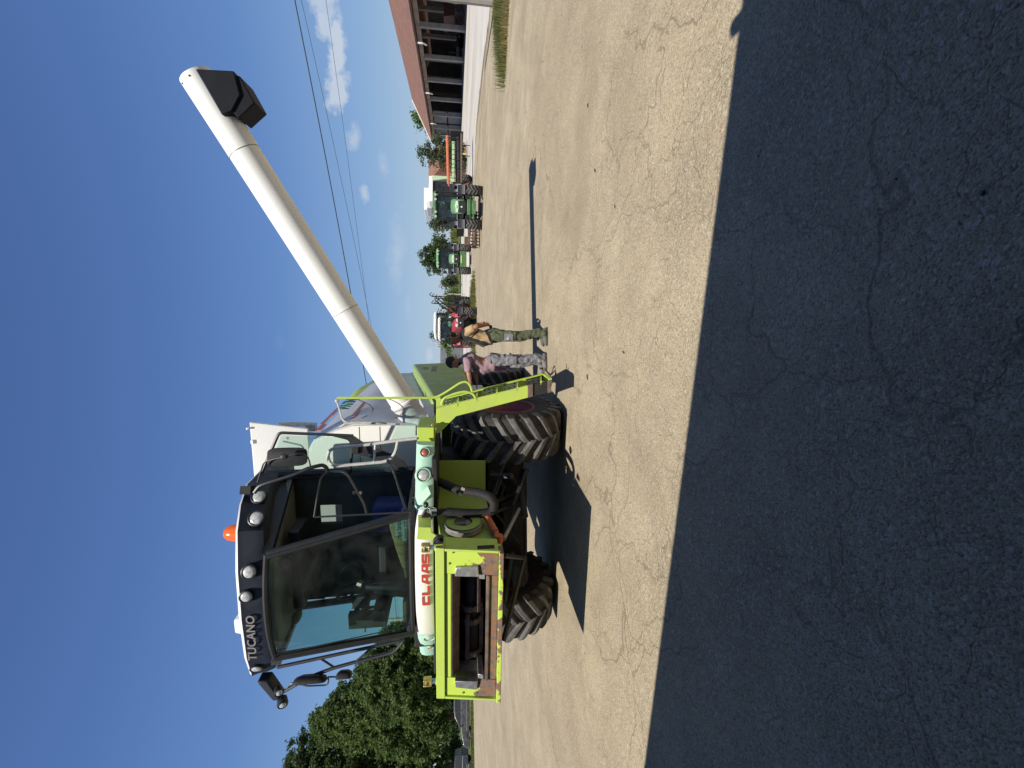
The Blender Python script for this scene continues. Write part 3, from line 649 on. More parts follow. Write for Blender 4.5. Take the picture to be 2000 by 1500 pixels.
# rubber hose with multi-coupler
mb = MB(); hp = [PF(846, 936, 1.35), PF(862, 942, 1.4), PF(895, 958, 1.5), PF(935, 962, 1.6), PF(958, 971, 1.7), PF(967, 986, 1.75), PF(961, 1000, 1.75), PF(935, 1004, 1.75), PF(895, 1002, 1.75), PF(872, 1000, 1.75)]
hp = fillet(hp, .1, 3); mb.tube(hp, .052, 12); mb.tube([PF(872, 1000, 1.75), PF(848, 1001, 1.75)], .04, 12)
hs = mb.build('hydraulic_hose', M['hose'], cb)
mb = MB()
for (a, b_, r_) in (((853, 1000), (843, 1000), .045), ((897, 958), (904, 961), .057), ((840, 993), (840, 1012), .02), ((832, 1000), (846, 1008), .026), ((836, 990), (850, 994), .015), ((830, 1002), (838, 1012), .03)):
    mb.tube([PF(*a, 1.80), PF(*b_, 1.80)], r_, 10)
mb.split('coupler', M['chrome'], hs)
mb = MB(); mb.ball(PF(832, 986, 1.82), .036, 10, (1, 1, .8)); mb.tube([PF(826, 1003, 1.80), PF(843, 1012, 1.80)], .055, 12, r_end=.04); mb.build('coupler_cap', M['black'], hs)

# ---------------------------------------------------------------- fascia under the windscreen
def plan(l):                                           # its bowed front line
    a = abs(l - .13)
    return 1.875 - .14 * (a / .80) ** 2 if a <= .80 else 1.735 - .60 * (a - .80)
def fas(l0, l1, n, tuck=0.0):
    m_ = MB(); rings = []
    for k in range(n + 1):
        l = l0 + (l1 - l0) * k / n; f = plan(l)
        rings.append([C(l, f - .12, 1.838), C(l, f - .01, 1.842), C(l, f + .012, 1.88), C(l, f + .01, 1.97), C(l, f - .01, 2.02), C(l, f - .05, 2.045), C(l, f - .14, 2.055)])
    m_.loft(rings); return m_
fascia = fas(-.67, .93, 24).build('fascia', M['ivory'], cb, 40)
def letter_polys():
    # blocky letters on a 1 x 1 cell: list of quads
    t = .30
    Cc = [[(0, 0), (1, 0), (1, t), (t, t), (t, 1 - t), (1, 1 - t), (1, 1), (0.12, 1), (0, .88)]]
    Ll = [[(0, 0), (1, 0), (1, t), (t, t), (t, 1), (0, 1)]]
    Aa = [[(0, 0), (t, 0), (t + .06, .26), (1 - t, .26), (1 - t, 0), (1, 0), (1, 1), (.30, 1)], ]
    Ss = [[(0, 0), (.88, 0), (1, .12), (1, .62), (t, .62), (t, 1 - .22), (1, 1 - .22), (1, 1), (.12, 1), (0, .88), (0, .38), (1 - t, .38), (1 - t, .22), (0, .22)]]
    return Cc, Ll, Aa, Aa, Ss
def extr_poly(mb_, poly, fn, n):
    from mathutils.geometry import tessellate_polygon
    b = len(mb_.v)
    vs = [fn(*p) for p in poly]; tri = tessellate_polygon([[V(p[0], p[1], 0) for p in poly]])
    mb_.add(vs, [tuple(t_) for t_ in tri])
lt = MB(); y0s = (1184, 1163, 1142, 1121, 1101); wpx = (19, 19, 20, 19, 17)
for poly_l, ys, wd in zip(letter_polys(), y0s, wpx):
    for poly in poly_l:
        def fn(u, v_, ys=ys, wd=wd):
            p = PF(834, ys - u * wd, 1.885); l = p.x; z = 1.878 + v_ * .090
            f = plan(l) + .0135 - (.0 if z < 1.965 else .02 * (z - 1.965) / .05)
            return C(l, f + .004, z)
        extr_poly(lt, poly, fn, 0)
# counter of the A: small notch in fascia colour
lt.build('lettering', M['decalred'], fascia, 0)
am = MB()
for ys, wd in ((1142, 20), (1121, 19)):
    poly = [(.46, .5), (.7, .5), (.7, .76), (.52, .76)]
    def fn(u, v_, ys=ys, wd=wd):
        p = PF(834, ys - u * wd, 1.885); l = p.x; z = 1.878 + v_ * .090; return C(l, plan(l) + .021, z)
    extr_poly(am, poly, fn, 0)
am.split('letter_counter', M['ivory'], fascia, 0)
for sg in (1, -1):
    l0, l1 = (.932, 1.56) if sg > 0 else (-1.30, -.672)
    m_ = fas(l0, l1, 10); fe = m_.build('fascia_end', M['mint'], cb, 40)
    nrm = V(sg * .46, -.89, 0).normalized()
    def onf(px, py):
        best = min((abs(PF(px, py, f).x - l_) , f, l_) for l_ in [l0 + (l1 - l0) * k / 40 for k in range(41)] for f in [plan(l_)])
        return PF(px, py, best[1] + .012)
    for (px, py, r_, mt_) in (((827, 928, .066, 'lens'), (829.5, 884, .046, 'lensr')) if sg > 0 else ((838, 1244, .055, 'lens'), (841, 1262, .03, 'lenso'))):
        p = onf(px, py)
        hl = MB(); ks = 1.0 if sg > 0 else .86; hl.lathe([(r_ * 1.5 * ks, -.03), (r_ * 1.38 * ks, .004), (r_ * 1.22, .022), (r_ * 1.12, .022), (r_ * 1.05, .002), (r_ * 1.0, -.02)], o=p, ax=nrm + V(0, 0, -.06), n=28, cap=False); hs_ = hl.build('headlight', M['mint'], cb, 40)
        hl = MB(); hl.lathe([(r_ * 1.04, -.015), (r_ * 1.04, .006), (r_ * .98, .014)], o=p, ax=nrm, n=28, cap=False); hl.build('bezel', M['chrome'], hs_)
        hl = MB(); hl.lathe([(r_, -.01), (r_ * .97, .006), (r_ * .8, .018), (r_ * .5, .026), (.001, .030)], o=p, ax=nrm, n=28, cap=False); hl.build('lens', M[mt_], hs_, 60)
    if sg > 0:
        # moulded wedge running from the lamp towards the middle
        q = MB(); q.hexa([PF(843, 965, 1.72) , PF(818, 992, 1.72), PF(818, 992, 1.5), PF(843, 965, 1.5), PF(836, 948, 1.69), PF(815, 968, 1.68), PF(815, 968, 1.5), PF(836, 948, 1.5)])
        q.build('lamp_fairing', M['mint'], fe, 20, bevel=.01)
# platform and dark underside
mb = MB(); mb.bb(-1.42, 1.45, -1.55, -.1, 1.80, 1.86); mb.bb(-1.0, 1.0, -1.56, -.3, 1.86, 2.09); mb.build('platform', M['dark'], cb, bevel=.01)
mb = MB(); mb.bb(1.47, 1.70, -1.12, -.62, 1.853, 2.055); cbx = mb.build('step_box', M['lime'], cb, bevel=.006)
mb = MB(); p = PL(846, 851, 1.702); mb.lathe([(.018, 0), (.016, .012), (.004, .018)], o=V(1.70, -1.04, 1.875), ax=(1, 0, 0), n=12); mb.build('side_reflector', M['lenso'], cbx)

# ---------------------------------------------------------------- cab
cabf = MB()
AB, AT = C(.90, 1.74, 2.08), C(.665, 2.06, 3.50)
AB2, AT2 = PF(801, 1236, 1.74), PF(533, 1284, 2.05)
BB_, BT = C(1.0, .72, 2.10), C(1.02, .80, 3.80)
BB2, BT2 = C(-.80, .72, 2.10), C(-.90, .80, 3.80)
cabf.tube([AB, AT], .035, 8); cabf.tube([AB2, AT2], .04, 8)
for (a, b_) in ((BB_, BT), (BB2, BT2)):
    cabf.tube([a, b_], .05, 8)
cabf.tube([BB_, AB, AB2, BB2], .04, 8)
for sg in (1, -1):                                    # header side rails below the roof
    cabf.hexa([C(sg * .66, 2.05, 3.46), C(sg * .95, .75, 3.66), C(sg * .89, .75, 3.66), C(sg * .60, 2.02, 3.46), C(sg * .66, 2.05, 3.56), C(sg * .97, .75, 3.88), C(sg * .89, .75, 3.88), C(sg * .60, 2.02, 3.56)])
cabf.tube([C(-.9, .74, 3.70), C(1.0, .74, 3.70)], .03, 6)
cabin = cabf.build('cab_frame', M['black'], cb, 40)
rw0, rw1 = PF(626, 1022, .72), PF(668, 984, .72)
RX0, RX1, RZ0, RZ1 = rw0.x, rw1.x, rw1.z, rw0.z
mb = MB(); mb.bb(-.80, .98, -.74, -.68, 2.09, RZ0); mb.bb(-.84, .98, -.741, -.679, RZ1, 3.8); mb.bb(RX1, .98, -.739, -.681, RZ0 - .01, RZ1 + .01); mb.bb(-.82, RX0, -.739, -.681, RZ0 - .01, RZ1 + .01); mb.build('rear_wall', M['interior'], cabin)
sheet('rear_window', [C(RX0, .71, RZ0), C(RX1, .71, RZ0), C(RX1, .71, RZ1), C(RX0, .71, RZ1)], [(0, 1, 2, 3)], M['glassd'], cabin)
mb = MB(); mb.hexa([C(-.86, .75, 3.66), C(.96, .75, 3.66), C(.64, 2.02, 3.50), C(-.56, 2.02, 3.50), C(-.86, .75, 3.72), C(.96, .75, 3.72), C(.64, 2.02, 3.55), C(-.56, 2.02, 3.55)]); mb.build('headlining', M['ceiling'], cabin)
mb = MB(); mb.bb(-.58, .86, -1.70, -.75, 2.092, 2.13); mb.build('cab_floor', M['interior'], cabin)
# bowed windscreen
def bowed(u, t_, off=0.0):
    l0, l1 = AB2.x + (AT2.x - AB2.x) * t_, .895 - .24 * t_; f0 = 1.74 + .32 * t_; return C(l0 + (l1 - l0) * (u + 1) / 2, f0 + (.06 + .06 * t_) * (1 - u * u) + off, 2.09 + 1.41 * t_)
pts, fcs = [], []; n_ = 16; m_ = 6
for j in range(m_ + 1):
    t_ = j / m_
    for i in range(n_ + 1):
        pts.append(bowed(-1 + 2 * i / n_, t_))
for j in range(m_):
    for i in range(n_):
        a = j * (n_ + 1) + i; fcs.append((a, a + 1, a + n_ + 2, a + n_ + 1))
sheet('windscreen', pts, fcs, M['glass'], cabin, smooth=True)
mb = MB()
mb.tube([bowed(-1 + 2 * i / 16, 0) for i in range(17)], .026, 8); mb.tube([bowed(-1 + 2 * i / 16, 1) for i in range(17)], .03, 8)
mb.tube([bowed(.985, t_ / 8, .008) for t_ in range(9)], .022, 6); mb.tube([bowed(-.985, t_ / 8, .004) for t_ in range(9)], .038, 6)
mb.tube([bowed(.96, t_ / 8, .012) for t_ in range(9)], .02, 6)
mb.build('windscreen_seal', M['blackmat'], cabin)
sheet('side_window', [AB2 + V(-.005, 0, .02), BB2 + V(-.005, 0, .02), C(-.89, .78, 3.64), AT2], [(0, 1, 2, 3)], M['glass'], cabin)
# seat, console, steering wheel, ceiling gear
mb = MB(); mb.box(C(0, 1.12, 2.45), (.52, .5, .14)); mb.hexa([C(-.25, .92, 2.5), C(.25, .92, 2.5), C(.25, .80, 2.5), C(-.25, .80, 2.5), C(-.22, .86, 3.1), C(.22, .86, 3.1), C(.22, .76, 3.1), C(-.22, .76, 3.1)]); mb.box(C(0, 1.1, 2.26), (.4, .36, .26)); mb.hexa([C(-.14, .84, 3.12), C(.14, .84, 3.12), C(.14, .78, 3.12), C(-.14, .78, 3.12), C(-.12, .84, 3.3), C(.12, .84, 3.3), C(.12, .78, 3.3), C(-.12, .78, 3.3)])
mb.build('seat', M['seat'], cb, bevel=.04, seg=3)
mb = MB(); mb.tube([C(-.12, 1.62, 2.12), C(-.12, 1.55, 2.6), C(-.12, 1.45, 2.78)], .055, 10); mb.hexa([C(-.24, 1.66, 2.13), C(0, 1.66, 2.13), C(0, 1.45, 2.13), C(-.24, 1.45, 2.13), C(-.19, 1.6, 2.55), C(-.05, 1.6, 2.55), C(-.05, 1.48, 2.55), C(-.19, 1.48, 2.55)])
mb.box(C(-.36, 1.5, 2.72), (.14, .05, .2), Matrix.Rotation(.4, 3, 'Z')); mb.tube([C(-.36, 1.5, 2.62), C(-.22, 1.5, 2.6)], .015, 6)
sc_ = mb.build('steering_column', M['black'], cb, bevel=.01)
mb = MB(); ring = [C(-.12, 1.43, 2.86) + V(math.cos(a) * .21, math.sin(a) * .16, -math.sin(a) * .13) for a in [2 * math.pi * k / 28 for k in range(29)]]; mb.tube(ring, .016, 7)
for a in (.4, 2.7, 4.7): mb.tube([C(-.12, 1.45, 2.8), C(-.12, 1.43, 2.86) + V(math.cos(a) * .21, math.sin(a) * .16, -math.sin(a) * .13)], .011, 6)
mb.build('steering_wheel', M['black'], sc_)
mb = MB(); mb.box(C(-.58, 1.15, 2.5), (.22, .8, .16)); mb.box(C(-.6, 1.5, 2.72), (.2, .08, .3)); mb.tube([C(-.5, 1.42, 2.58), C(-.5, 1.45, 2.74)], .02, 8); mb.ball(C(-.5, 1.46, 2.78), .035, 8); mb.build('armrest_console', M['interior'], cb, bevel=.02)
mb = MB(); mb.box(C(.5, .95, 2.42), (.36, .34, .42)); mb.build('instructor_seat', M['bluecloth'], cb, bevel=.05, seg=3)
mb = MB(); mb.box(C(.1, 1.35, 3.43), (1.0, .34, .12)); mb.lathe([(.09, 0), (.09, .03), (.06, .04)], o=C(-.42, 1.6, 3.44), ax=(0, -.3, -1), n=18); mb.lathe([(.09, 0), (.09, .03), (.06, .04)], o=C(.42, 1.6, 3.44), ax=(0, -.3, -1), n=18); mb.build('ceiling_console', M['black'], cabin, bevel=.02)
mb = MB(); mb.lathe([(.05, 0), (.06, .03), (.02, .05)], o=C(.42, 1.85, 3.40), ax=(0, -1, 0), n=14); mb.build('cab_extinguisher_badge', M['rimred'], cabin)
mb = MB()
for k in range(2): mb.ball(C(.93, 1.25, 2.80 - .075 * k), .026, 8)
mb.split('lever_knob', M['chain'], cabin)
# roof shell
def roofring(z, inset, up=0):
    pl = [(-1.04, .3), (-1.06, 1.2), (-1.02, 1.66), (-.86, 1.94), (-.5, 2.10), (0, 2.15), (.5, 2.10), (.86, 1.94), (1.02, 1.66), (1.06, 1.2), (1.04, .3)]
    return [C(l * (1 - inset), .3 + (f - .3) * (1 - inset), z + up * (1 - (l / 1.06) ** 2) + .27 * (2.15 - max(1.0, .3 + (f - .3) * (1 - inset * .5)))) for l, f in pl]
mb = MB(); mb.loft([roofring(3.755, 0, .0), roofring(3.772, .003, .01), roofring(3.785, .03, .012), roofring(3.795, .15, .02), roofring(3.80, .5, .02)]); roof = mb.build('cab_roof', M['white'], cb, 50)
mb = MB(); mb.loft([roofring(3.49, .085), roofring(3.52, .03), roofring(3.60, .012), roofring(3.69, .006), roofring(3.752, -.006)]); visor = mb.build('roof_visor', M['navy'], cb, 30)
mb = MB(); mb.hexa([C(-.95, .9, 3.98), C(-.7, .9, 3.98), C(-.7, .6, 3.98), C(-.95, .6, 3.98), C(-.92, .85, 4.22), C(-.74, .85, 4.22), C(-.74, .65, 4.22), C(-.92, .65, 4.22)])
mb.v = [p + V(.12, -.5, .03) for p in mb.v]; mb.build('antenna_hump', M['white'], roof, 0, bevel=.02)
def roundlamp(p, nrm, r_, parent):
    b_ = MB(); nrm = Vector(nrm).normalized()
    b_.lathe([(r_ * 1.0, -.06), (r_ * 1.22, -.02), (r_ * 1.25, .012), (r_ * 1.08, .018), (r_ * 1.0, .002)], o=p, ax=nrm, n=26, cap=False); wl = b_.build('work_light', M['black'], cb, 40)
    b_ = MB(); b_.lathe([(r_ * 1.02, 0), (r_ * .95, .010), (r_ * .6, .02), (.001, .024)], o=p, ax=nrm, n=26, cap=False); b_.build('lens', M['lens'], wl, 60)
for (px, py, f, nr, r_) in ((487, 1117, 2.105, (.25, -1, -.15), .062), (481, 1165, 2.135, (.1, -1, -.15), .055), (501, 1305, 2.00, (-.45, -1, -.15), .055), (501, 1012, 1.85, (.75, -1, -.1), .068), (506, 970, 1.56, (1.1, -1, -.05), .068)):
    roundlamp(PF(px, py, f), nr, r_, visor)
tp0, tp1 = PF(490, 1203, 2.145), PF(495, 1286, 2.10)
M['visortext'] = plain('grey_visor_lettering', (.22, .205, .19), .5, .1, 20)
text_mesh('TUCANO', .118, M['visortext'], 'lettering', frame((tp0 + tp1) / 2 + V(0, -.010, 0), tp0 - tp1, V(0, 0, 1)), visor, .003, .002, 1.12, 1.02)
text_mesh('\u223f', .10, M['silver'], 'swoosh', frame(PF(520, 1262, 2.05) + V(0, -.03, 0), V(1, 0, .3), V(0, 0, 1)), visor, .002) if False else None
bq = PF(474, 1040, 1.4); mb = MB(); mb.lathe([(.10, 0), (.105, .07)], o=V(bq.x, bq.y, 3.945), n=20); bcn = mb.build('beacon', M['black'], cb)
mb = MB(); mb.lathe([(.098, .07), (.096, .16), (.085, .22), (.055, .262), (.001, .275)], o=V(bq.x, bq.y, 3.945), n=20); mb.build('beacon_lens', M['beacon'], bcn, 60)
# roof arm at the far end with two work lights
mb = MB(); q0, q1 = PF(515, 1325, 1.9), PF(545, 1362, 1.9); mb.hexa([q0 + V(0, -.05, -.06), q1 + V(0, -.05, -.04), q1 + V(0, .1, -.04), q0 + V(0, .1, -.06), q0 + V(0, -.05, .06), q1 + V(0, -.05, .05), q1 + V(0, .1, .05), q0 + V(0, .1, .06)]); ra = mb.build('light_arm', M['navy'], cb, bevel=.02)
roundlamp(PF(545, 1352, 1.97), (-.1, -1, -.5), .042, ra); roundlamp(PF(552, 1376, 1.97), (-.2, -1, -.4), .042, ra)
mb = MB(); mb.lathe([(.02, -.1), (.05, -.08), (.06, -.01), (.05, 0)], o=PF(552, 1376, 1.97), ax=(-.2, -1, -.4), n=16, cap=False); mb.build('lamp_housing', M['navy'], ra)
# little camera lamp on the near roof corner
mb = MB(); c_ = PF(484, 957, 1.5); mb.box(c_, (.09, .13, .11), Matrix.Rotation(.4, 3, 'Z')); mb.tube(fillet([c_ + V(0, 0, -.05), c_ + V(.02, .02, -.12), PF(497, 962, 1.5)], .04), .012, 6); mb.build('corner_lamp', M['blackmat'], roof, bevel=.02)

# far-side rails and mirrors
mb = MB(); mb.tube([PF(542, 1303, 1.3), PF(789, 1250, 1.3)], .022, 8)
mb.tube(fillet([PF(548, 1354, 1.3), PF(605, 1322, 1.3), PF(650, 1305, 1.3), PF(690, 1294, 1.3), PF(771, 1273, 1.3), PF(787, 1252, 1.3)], .1), .022, 8)
mb.tube([PF(626, 1286, 1.3), PF(652, 1303, 1.3)], .014, 7); mb.tube([PF(727, 1264, 1.3), PF(696, 1291, 1.3)], .014, 7)
farrail = mb.build('mirror_rail', M['black'], cb)
def mirror(c, h_, w_, nr, parent, name='mirror'):
    nr = Vector(nr).normalized(); e = Vector((0, 0, 1)); e1 = e.cross(nr).normalized(); m_ = MB(); rings = []
    for (d_, k) in ((-.035, .55), (-.02, .9), (0, 1), (.012, 1), (.016, .95)):
        ring = []
        for i in range(20):
            a = 2 * math.pi * i / 20; ca, sa = math.cos(a), math.sin(a)
            ring.append(Vector(c) + nr * -d_ * 1.6 + e1 * (math.copysign(abs(ca) ** .45, ca) * w_ / 2 * k) + e * (math.copysign(abs(sa) ** .45, sa) * h_ / 2 * k))
        rings.append(ring)
    m_.loft(rings); return m_.build(name, M['blackmat'], parent, 50)
mirror(PF(606, 1328, 1.35), .40, .19, (.9, .5, 0), farrail); mirror(PF(672, 1319, 1.35), .19, .16, (.9, .5, 0), farrail)
mb = MB(); mb.tube(fillet([PF(560, 1345, 1.3), PF(568, 1333, 1.3), PF(600, 1340, 1.35), PF(640, 1338, 1.35), PF(642, 1328, 1.35), PF(640, 1322, 1.33), PF(668, 1322, 1.35)], .04), .010, 6); mb.build('mirror_stay', M['black'], farrail)
# near-side bow, mirror and stays
mb = MB(); mb.tube(fillet([PF(497, 962, 1.60), PF(506, 949, 1.60), PF(526, 942, 1.60), PF(571, 928, 1.58), PF(607, 913, 1.55), PF(630, 908, 1.5), PF(638, 913, 1.48), PF(640, 924, 1.45)], .05), .022, 8)
bow = mb.build('mirror_rail', M['black'], cb)
mirror(PF(562, 892, 1.50), .42, .205, (-.15, .95, 0), bow)
mb = MB(); mb.tube(fillet([PF(503, 942, 1.57), PF(515, 903, 1.58), PF(530, 898, 1.6), PF(553, 893, 1.62), PF(580, 886, 1.62), PF(592, 886, 1.6), PF(602, 893, 1.57), PF(607, 911, 1.55)], .04), .0085, 6)
p = PF(554, 893, 1.63); mb.lathe([(.035, -.03), (.03, .015), (.01, .02)], o=p, ax=(0, -1, 0), n=12); mb.build('mirror_stay', M['black'], bow)
mb = MB(); mb.tube(fillet([PF(614, 1010, 1.85), PF(621, 965, 1.75), PF(627, 932, 1.6), PF(640, 922, 1.5), PF(668, 920, 1.5), PF(680, 928, 1.55), PF(712, 985, 1.8), PF(716, 1004, 1.85)], .07), .0135, 7)
mb.tube(fillet([PF(757, 900, 1.2), PF(766, 912, 1.3), PF(778, 950, 1.55), PF(794, 1002, 1.82)], .06), .0135, 7)
mb.tube([PF(614, 1010, 1.85), PF(790, 1001, 1.85)], .010, 6)
mb.build('door_grab_rail', M['black'], cb)
# opened door
DF = .80
dk = [PF(505, 938, DF), PF(545, 845, DF), PF(690, 851, DF), PF(712, 866, DF), PF(762, 885, DF), PF(788, 900, DF), PF(802, 925, DF)]
ho = [PF(518, 931, DF), PF(551, 853, DF), PF(672, 857, DF), PF(679, 866, DF), PF(682, 872, DF), PF(690, 884, DF), PF(780, 914, DF), PF(784, 925, DF)]
def strip(mb_, a, b_, w_=.014):                       # flat frame between two polylines resampled to the same count
    def rs(pl, n):
        d_ = [0]
        for i in range(1, len(pl)): d_.append(d_[-1] + (pl[i] - pl[i - 1]).length)
        out = []
        for k in range(n + 1):
            t_ = d_[-1] * k / n; i = max(j for j in range(len(pl)) if d_[j] <= t_ + 1e-9); i = min(i, len(pl) - 2)
            out.append(pl[i].lerp(pl[i + 1], (t_ - d_[i]) / max(1e-9, d_[i + 1] - d_[i])))
        return out
    A_, B_ = rs(a, 40), rs(b_, 40); o_ = V(0, w_, 0)
    mb_.loft([[A_[k] - o_, B_[k] - o_, B_[k] + o_, A_[k] + o_] for k in range(41)])
mb = MB(); mb.tube(fillet([dk[0], dk[1], dk[2]], .05), .020, 8)
strip(mb, [dk[2] + V(0, 0, .25), dk[2], dk[3], dk[4], dk[5], dk[6]], [PF(672, 857, DF), PF(684, 860, DF), PF(688, 884, DF), PF(722, 893, DF), PF(772, 908, DF), PF(784, 925, DF)])
mb.tube([dk[0], C(1.03, .80, 2.15)], .018, 6); mb.tube([PF(515, 932, DF), PF(784, 925, DF)], .016, 6)
door = mb.build('cab_door', M['black'], cb, 40)
gpoly = [PF(519, 930, DF), PF(549, 850, DF), PF(676, 854, DF), PF(690, 880, DF), PF(760, 905, DF), PF(784, 918, DF), PF(786, 926, DF)]
sheet('door_glass', gpoly, [tuple(range(len(gpoly)))], M['glass'], door)
mb = MB(); mb.hexa([PF(686, 868, DF + .05), PF(700, 868, DF + .05), PF(700, 886, DF + .05), PF(686, 886, DF + .05), PF(686, 868, DF + .015), PF(700, 868, DF + .015), PF(700, 886, DF + .015), PF(686, 886, DF + .015)]); mb.tube([PF(683, 925, DF + .02), PF(688, 880, DF + .02)], .018, 6); mb.build('door_handle', M['blackmat'], door, bevel=.006)
mb = MB(); mb.tube(fillet([PF(553, 862, DF - .04), PF(590, 870, DF - .04), PF(596, 885, DF - .04), PF(596, 905, DF - .04)], .04), .011, 6); mb.build('gas_strut', M['silver'], door)
mb = MB(); st = PF(562, 856, DF + .012); pl_ = []
for k in range(10):
    a = math.pi / 2 + math.pi * k / 5; rr = .028 if k % 2 == 0 else .012; pl_.append(st + V(math.cos(a) * rr, 0, math.sin(a) * rr))
mb.prism(pl_, (0, .003, 0)); mb.build('star_sticker', M['chain'], door, 0)
mb = MB()                                            # wiper on the far pillar
mb.tube([bowed(-.86, .98, .03), bowed(-.82, .05, .03)], .006, 5); mb.build('wiper', M['blackmat'], cabin)

# ---------------------------------------------------------------- near-side rails, ladder
mb = MB(); RF = 1.12
loop = [(814, 856), (778, 860), (704, 870), (656, 874), (643, 880), (640, 892), (645, 905), (656, 910), (704, 906), (750, 902), (764, 896), (773, 882), (777, 861)]
mb.tube(fillet([PF(a, b_, RF) for a, b_ in loop], .07), .0195, 9); mb.tube([PF(733, 867, RF), PF(730, 904, RF)], .013, 8)
mb.build('platform_handrail', M['silver'], cb)
SF, SB = .95, .52
lad = MB()
poly = [(852, 797), (852, 846), (858, 846), (891, 813), (1034, 776), (1034, 752)]
lad.prism([PF(a, b_, SF) for a, b_ in poly], (0, .012, 0))
lad.prism([PF(a, b_, SB) for a, b_ in ((852, 781), (852, 800), (891, 788), (1060, 744), (1060, 729), (1026, 737.5))], (0, .012, 0))
lad.prism([PF(a, b_, SF) for a, b_ in ((1034, 752.3), (1034, 754), (852, 799), (852, 797))], (0, .045, 0))
lad.prism([PF(a, b_, SB) for a, b_ in ((1060, 729), (1060, 731), (853, 783), (852, 781))], (0, -.045, 0))
ladder = lad.build('ladder', M['lime'], cb, 20, bevel=.003)
stp = [(860, 796, 786), (897, 786, 776), (936, 776, 766), (976, 766, 756), (1022, 754, 745)]
M['stepshade'] = paint('step_shaded_green', (.075, .13, .03), .6, .3)  # lime steps coloured dark green, their shade put into the paint
for i, (x0, ya, yb) in enumerate(stp):
    xe = x0 + (30 if i else 28)
    a0 = PF(x0 + 6, ya - 1, SF - .02); a1 = PF(xe + 4, ya - 8, SF - .02); c0 = PF(x0 + 6, yb - 4, SB + .02); c1 = PF(xe + 4, yb - 11, SB + .02)
    s_ = MB(); nu, nv = 3, 2; ns = 10                    # perforated plate
    nn = (a1 - a0).cross(c0 - a0).normalized() * .006
    def bil(u, v_): return a0.lerp(a1, u).lerp(c0.lerp(c1, u), v_)
    for iu in range(nu):
        for iv in range(nv):
            u0, u1, v0, v1 = iu / nu, (iu + 1) / nu, iv / nv, (iv + 1) / nv
            cu, cv = (u0 + u1) / 2, (v0 + v1) / 2; out = []; inn = []
            for k in range(8):
                a = math.pi / 4 * k; sx_ = max(-1, min(1, 1.42 * math.cos(a))); sy_ = max(-1, min(1, 1.42 * math.sin(a)))
                out.append(bil(cu + sx_ * (u1 - u0) / 2, cv + sy_ * (v1 - v0) / 2)); inn.append(bil(cu + math.cos(a) * (u1 - u0) * .27, cv + math.sin(a) * (v1 - v0) * .27))
            s_.loft([[p - nn for p in inn], [p - nn for p in out], [p + nn for p in out], [p + nn for p in inn], [p - nn for p in inn]], cap=False)
    sm_ = {}; nv_ = []; rem = []
    for p in s_.v:                                      # weld
        key = (round(p.x, 4), round(p.y, 4), round(p.z, 4))
        if key not in sm_: sm_[key] = len(nv_); nv_.append(p)
        rem.append(sm_[key])
    s_.v = nv_; s_.f = [tuple(rem[q] for q in f) for f in s_.f]
    sp = s_.build('step', M['stepshade'] if i < 4 else M['black'], ladder, 0)
    s_ = MB(); s_.hexa([PF(x0 + 33, ya - 10, SF), PF(x0 + 36, ya - 11, SF), PF(x0 + 36, yb - 12, SB), PF(x0 + 33, yb - 11, SB), PF(x0 + 33, ya - 2, SF), PF(x0 + 36, ya - 3, SF), PF(x0 + 36, yb - 3, SB), PF(x0 + 33, yb - 2, SB)]); s_.build('tread_bar', M['lime'], ladder, 0)
mb = MB(); mb.prism([PF(a, b_, SF) for a, b_ in ((1034.5, 752), (1034.5, 776), (1075, 766), (1076, 744))], (0, .03, 0)); rbm = mb.build('rubber_skirt', M['hose'], ladder, 0, bevel=.004)
mb = MB(); mb.prism([PF(a, b_, SF + .02) for a, b_ in ((1031, 753), (1031, 777), (1041, 774.5), (1041, 750.5))], (0, .06, 0)); mb.prism([PF(a, b_, SF + .02) for a, b_ in ((1070, 745), (1070, 768), (1077, 766), (1077, 743))], (0, .06, 0)); mb.split('skirt_clamp', M['scour'], ladder, 0, bevel=.004)
mb = MB(); mb.prism([PF(a, b_, SB) for a, b_ in ((1026, 737), (1026, 752), (1062, 744), (1062, 729))], (0, .015, 0)); mb.build('rubber_skirt', M['hose'], ladder, 0)
mb = MB(); mb.prism([PF(a, b_, SB) for a, b_ in ((1060, 730), (1060, 744), (1066, 743), (1066, 728))], (0, -.40, 0)); mb.build('bottom_step', M['lime'], ladder, 0, bevel=.006)
mb = MB(); mb.tube(fillet([PF(1062, 718, SB), PF(1076, 733, SB), PF(1084, 723, SB), PF(1086, 728, SB), PF(1085, 735, SB)], .03), .008, 6); mb.tube([PF(1063, 718, SB), PF(1062, 745, SB)], .008, 6); mb.build('stirrup', M['black'], ladder)
mb = MB(); HF = .55
mb.tube(fillet([PF(658, 777, HF), PF(850, 777, HF), PF(868, 768, HF), PF(900, 747, HF), PF(912, 745, HF), PF(919, 753, HF), PF(922, 764, HF)], .08), .0165, 9)
mb.tube(fillet([PF(862, 790, SF), PF(866, 778, SF), PF(890, 768, SF), PF(910, 764, SF), PF(924, 769, SF), PF(929, 777, SF)], .07), .0165, 9)
mb.prism([PF(a, b_, HF) for a, b_ in ((842, 774), (860, 773), (860, 784), (852, 782))], (0, .02, 0))
mb.build('ladder_handrail', M['lime'], cb, 40)

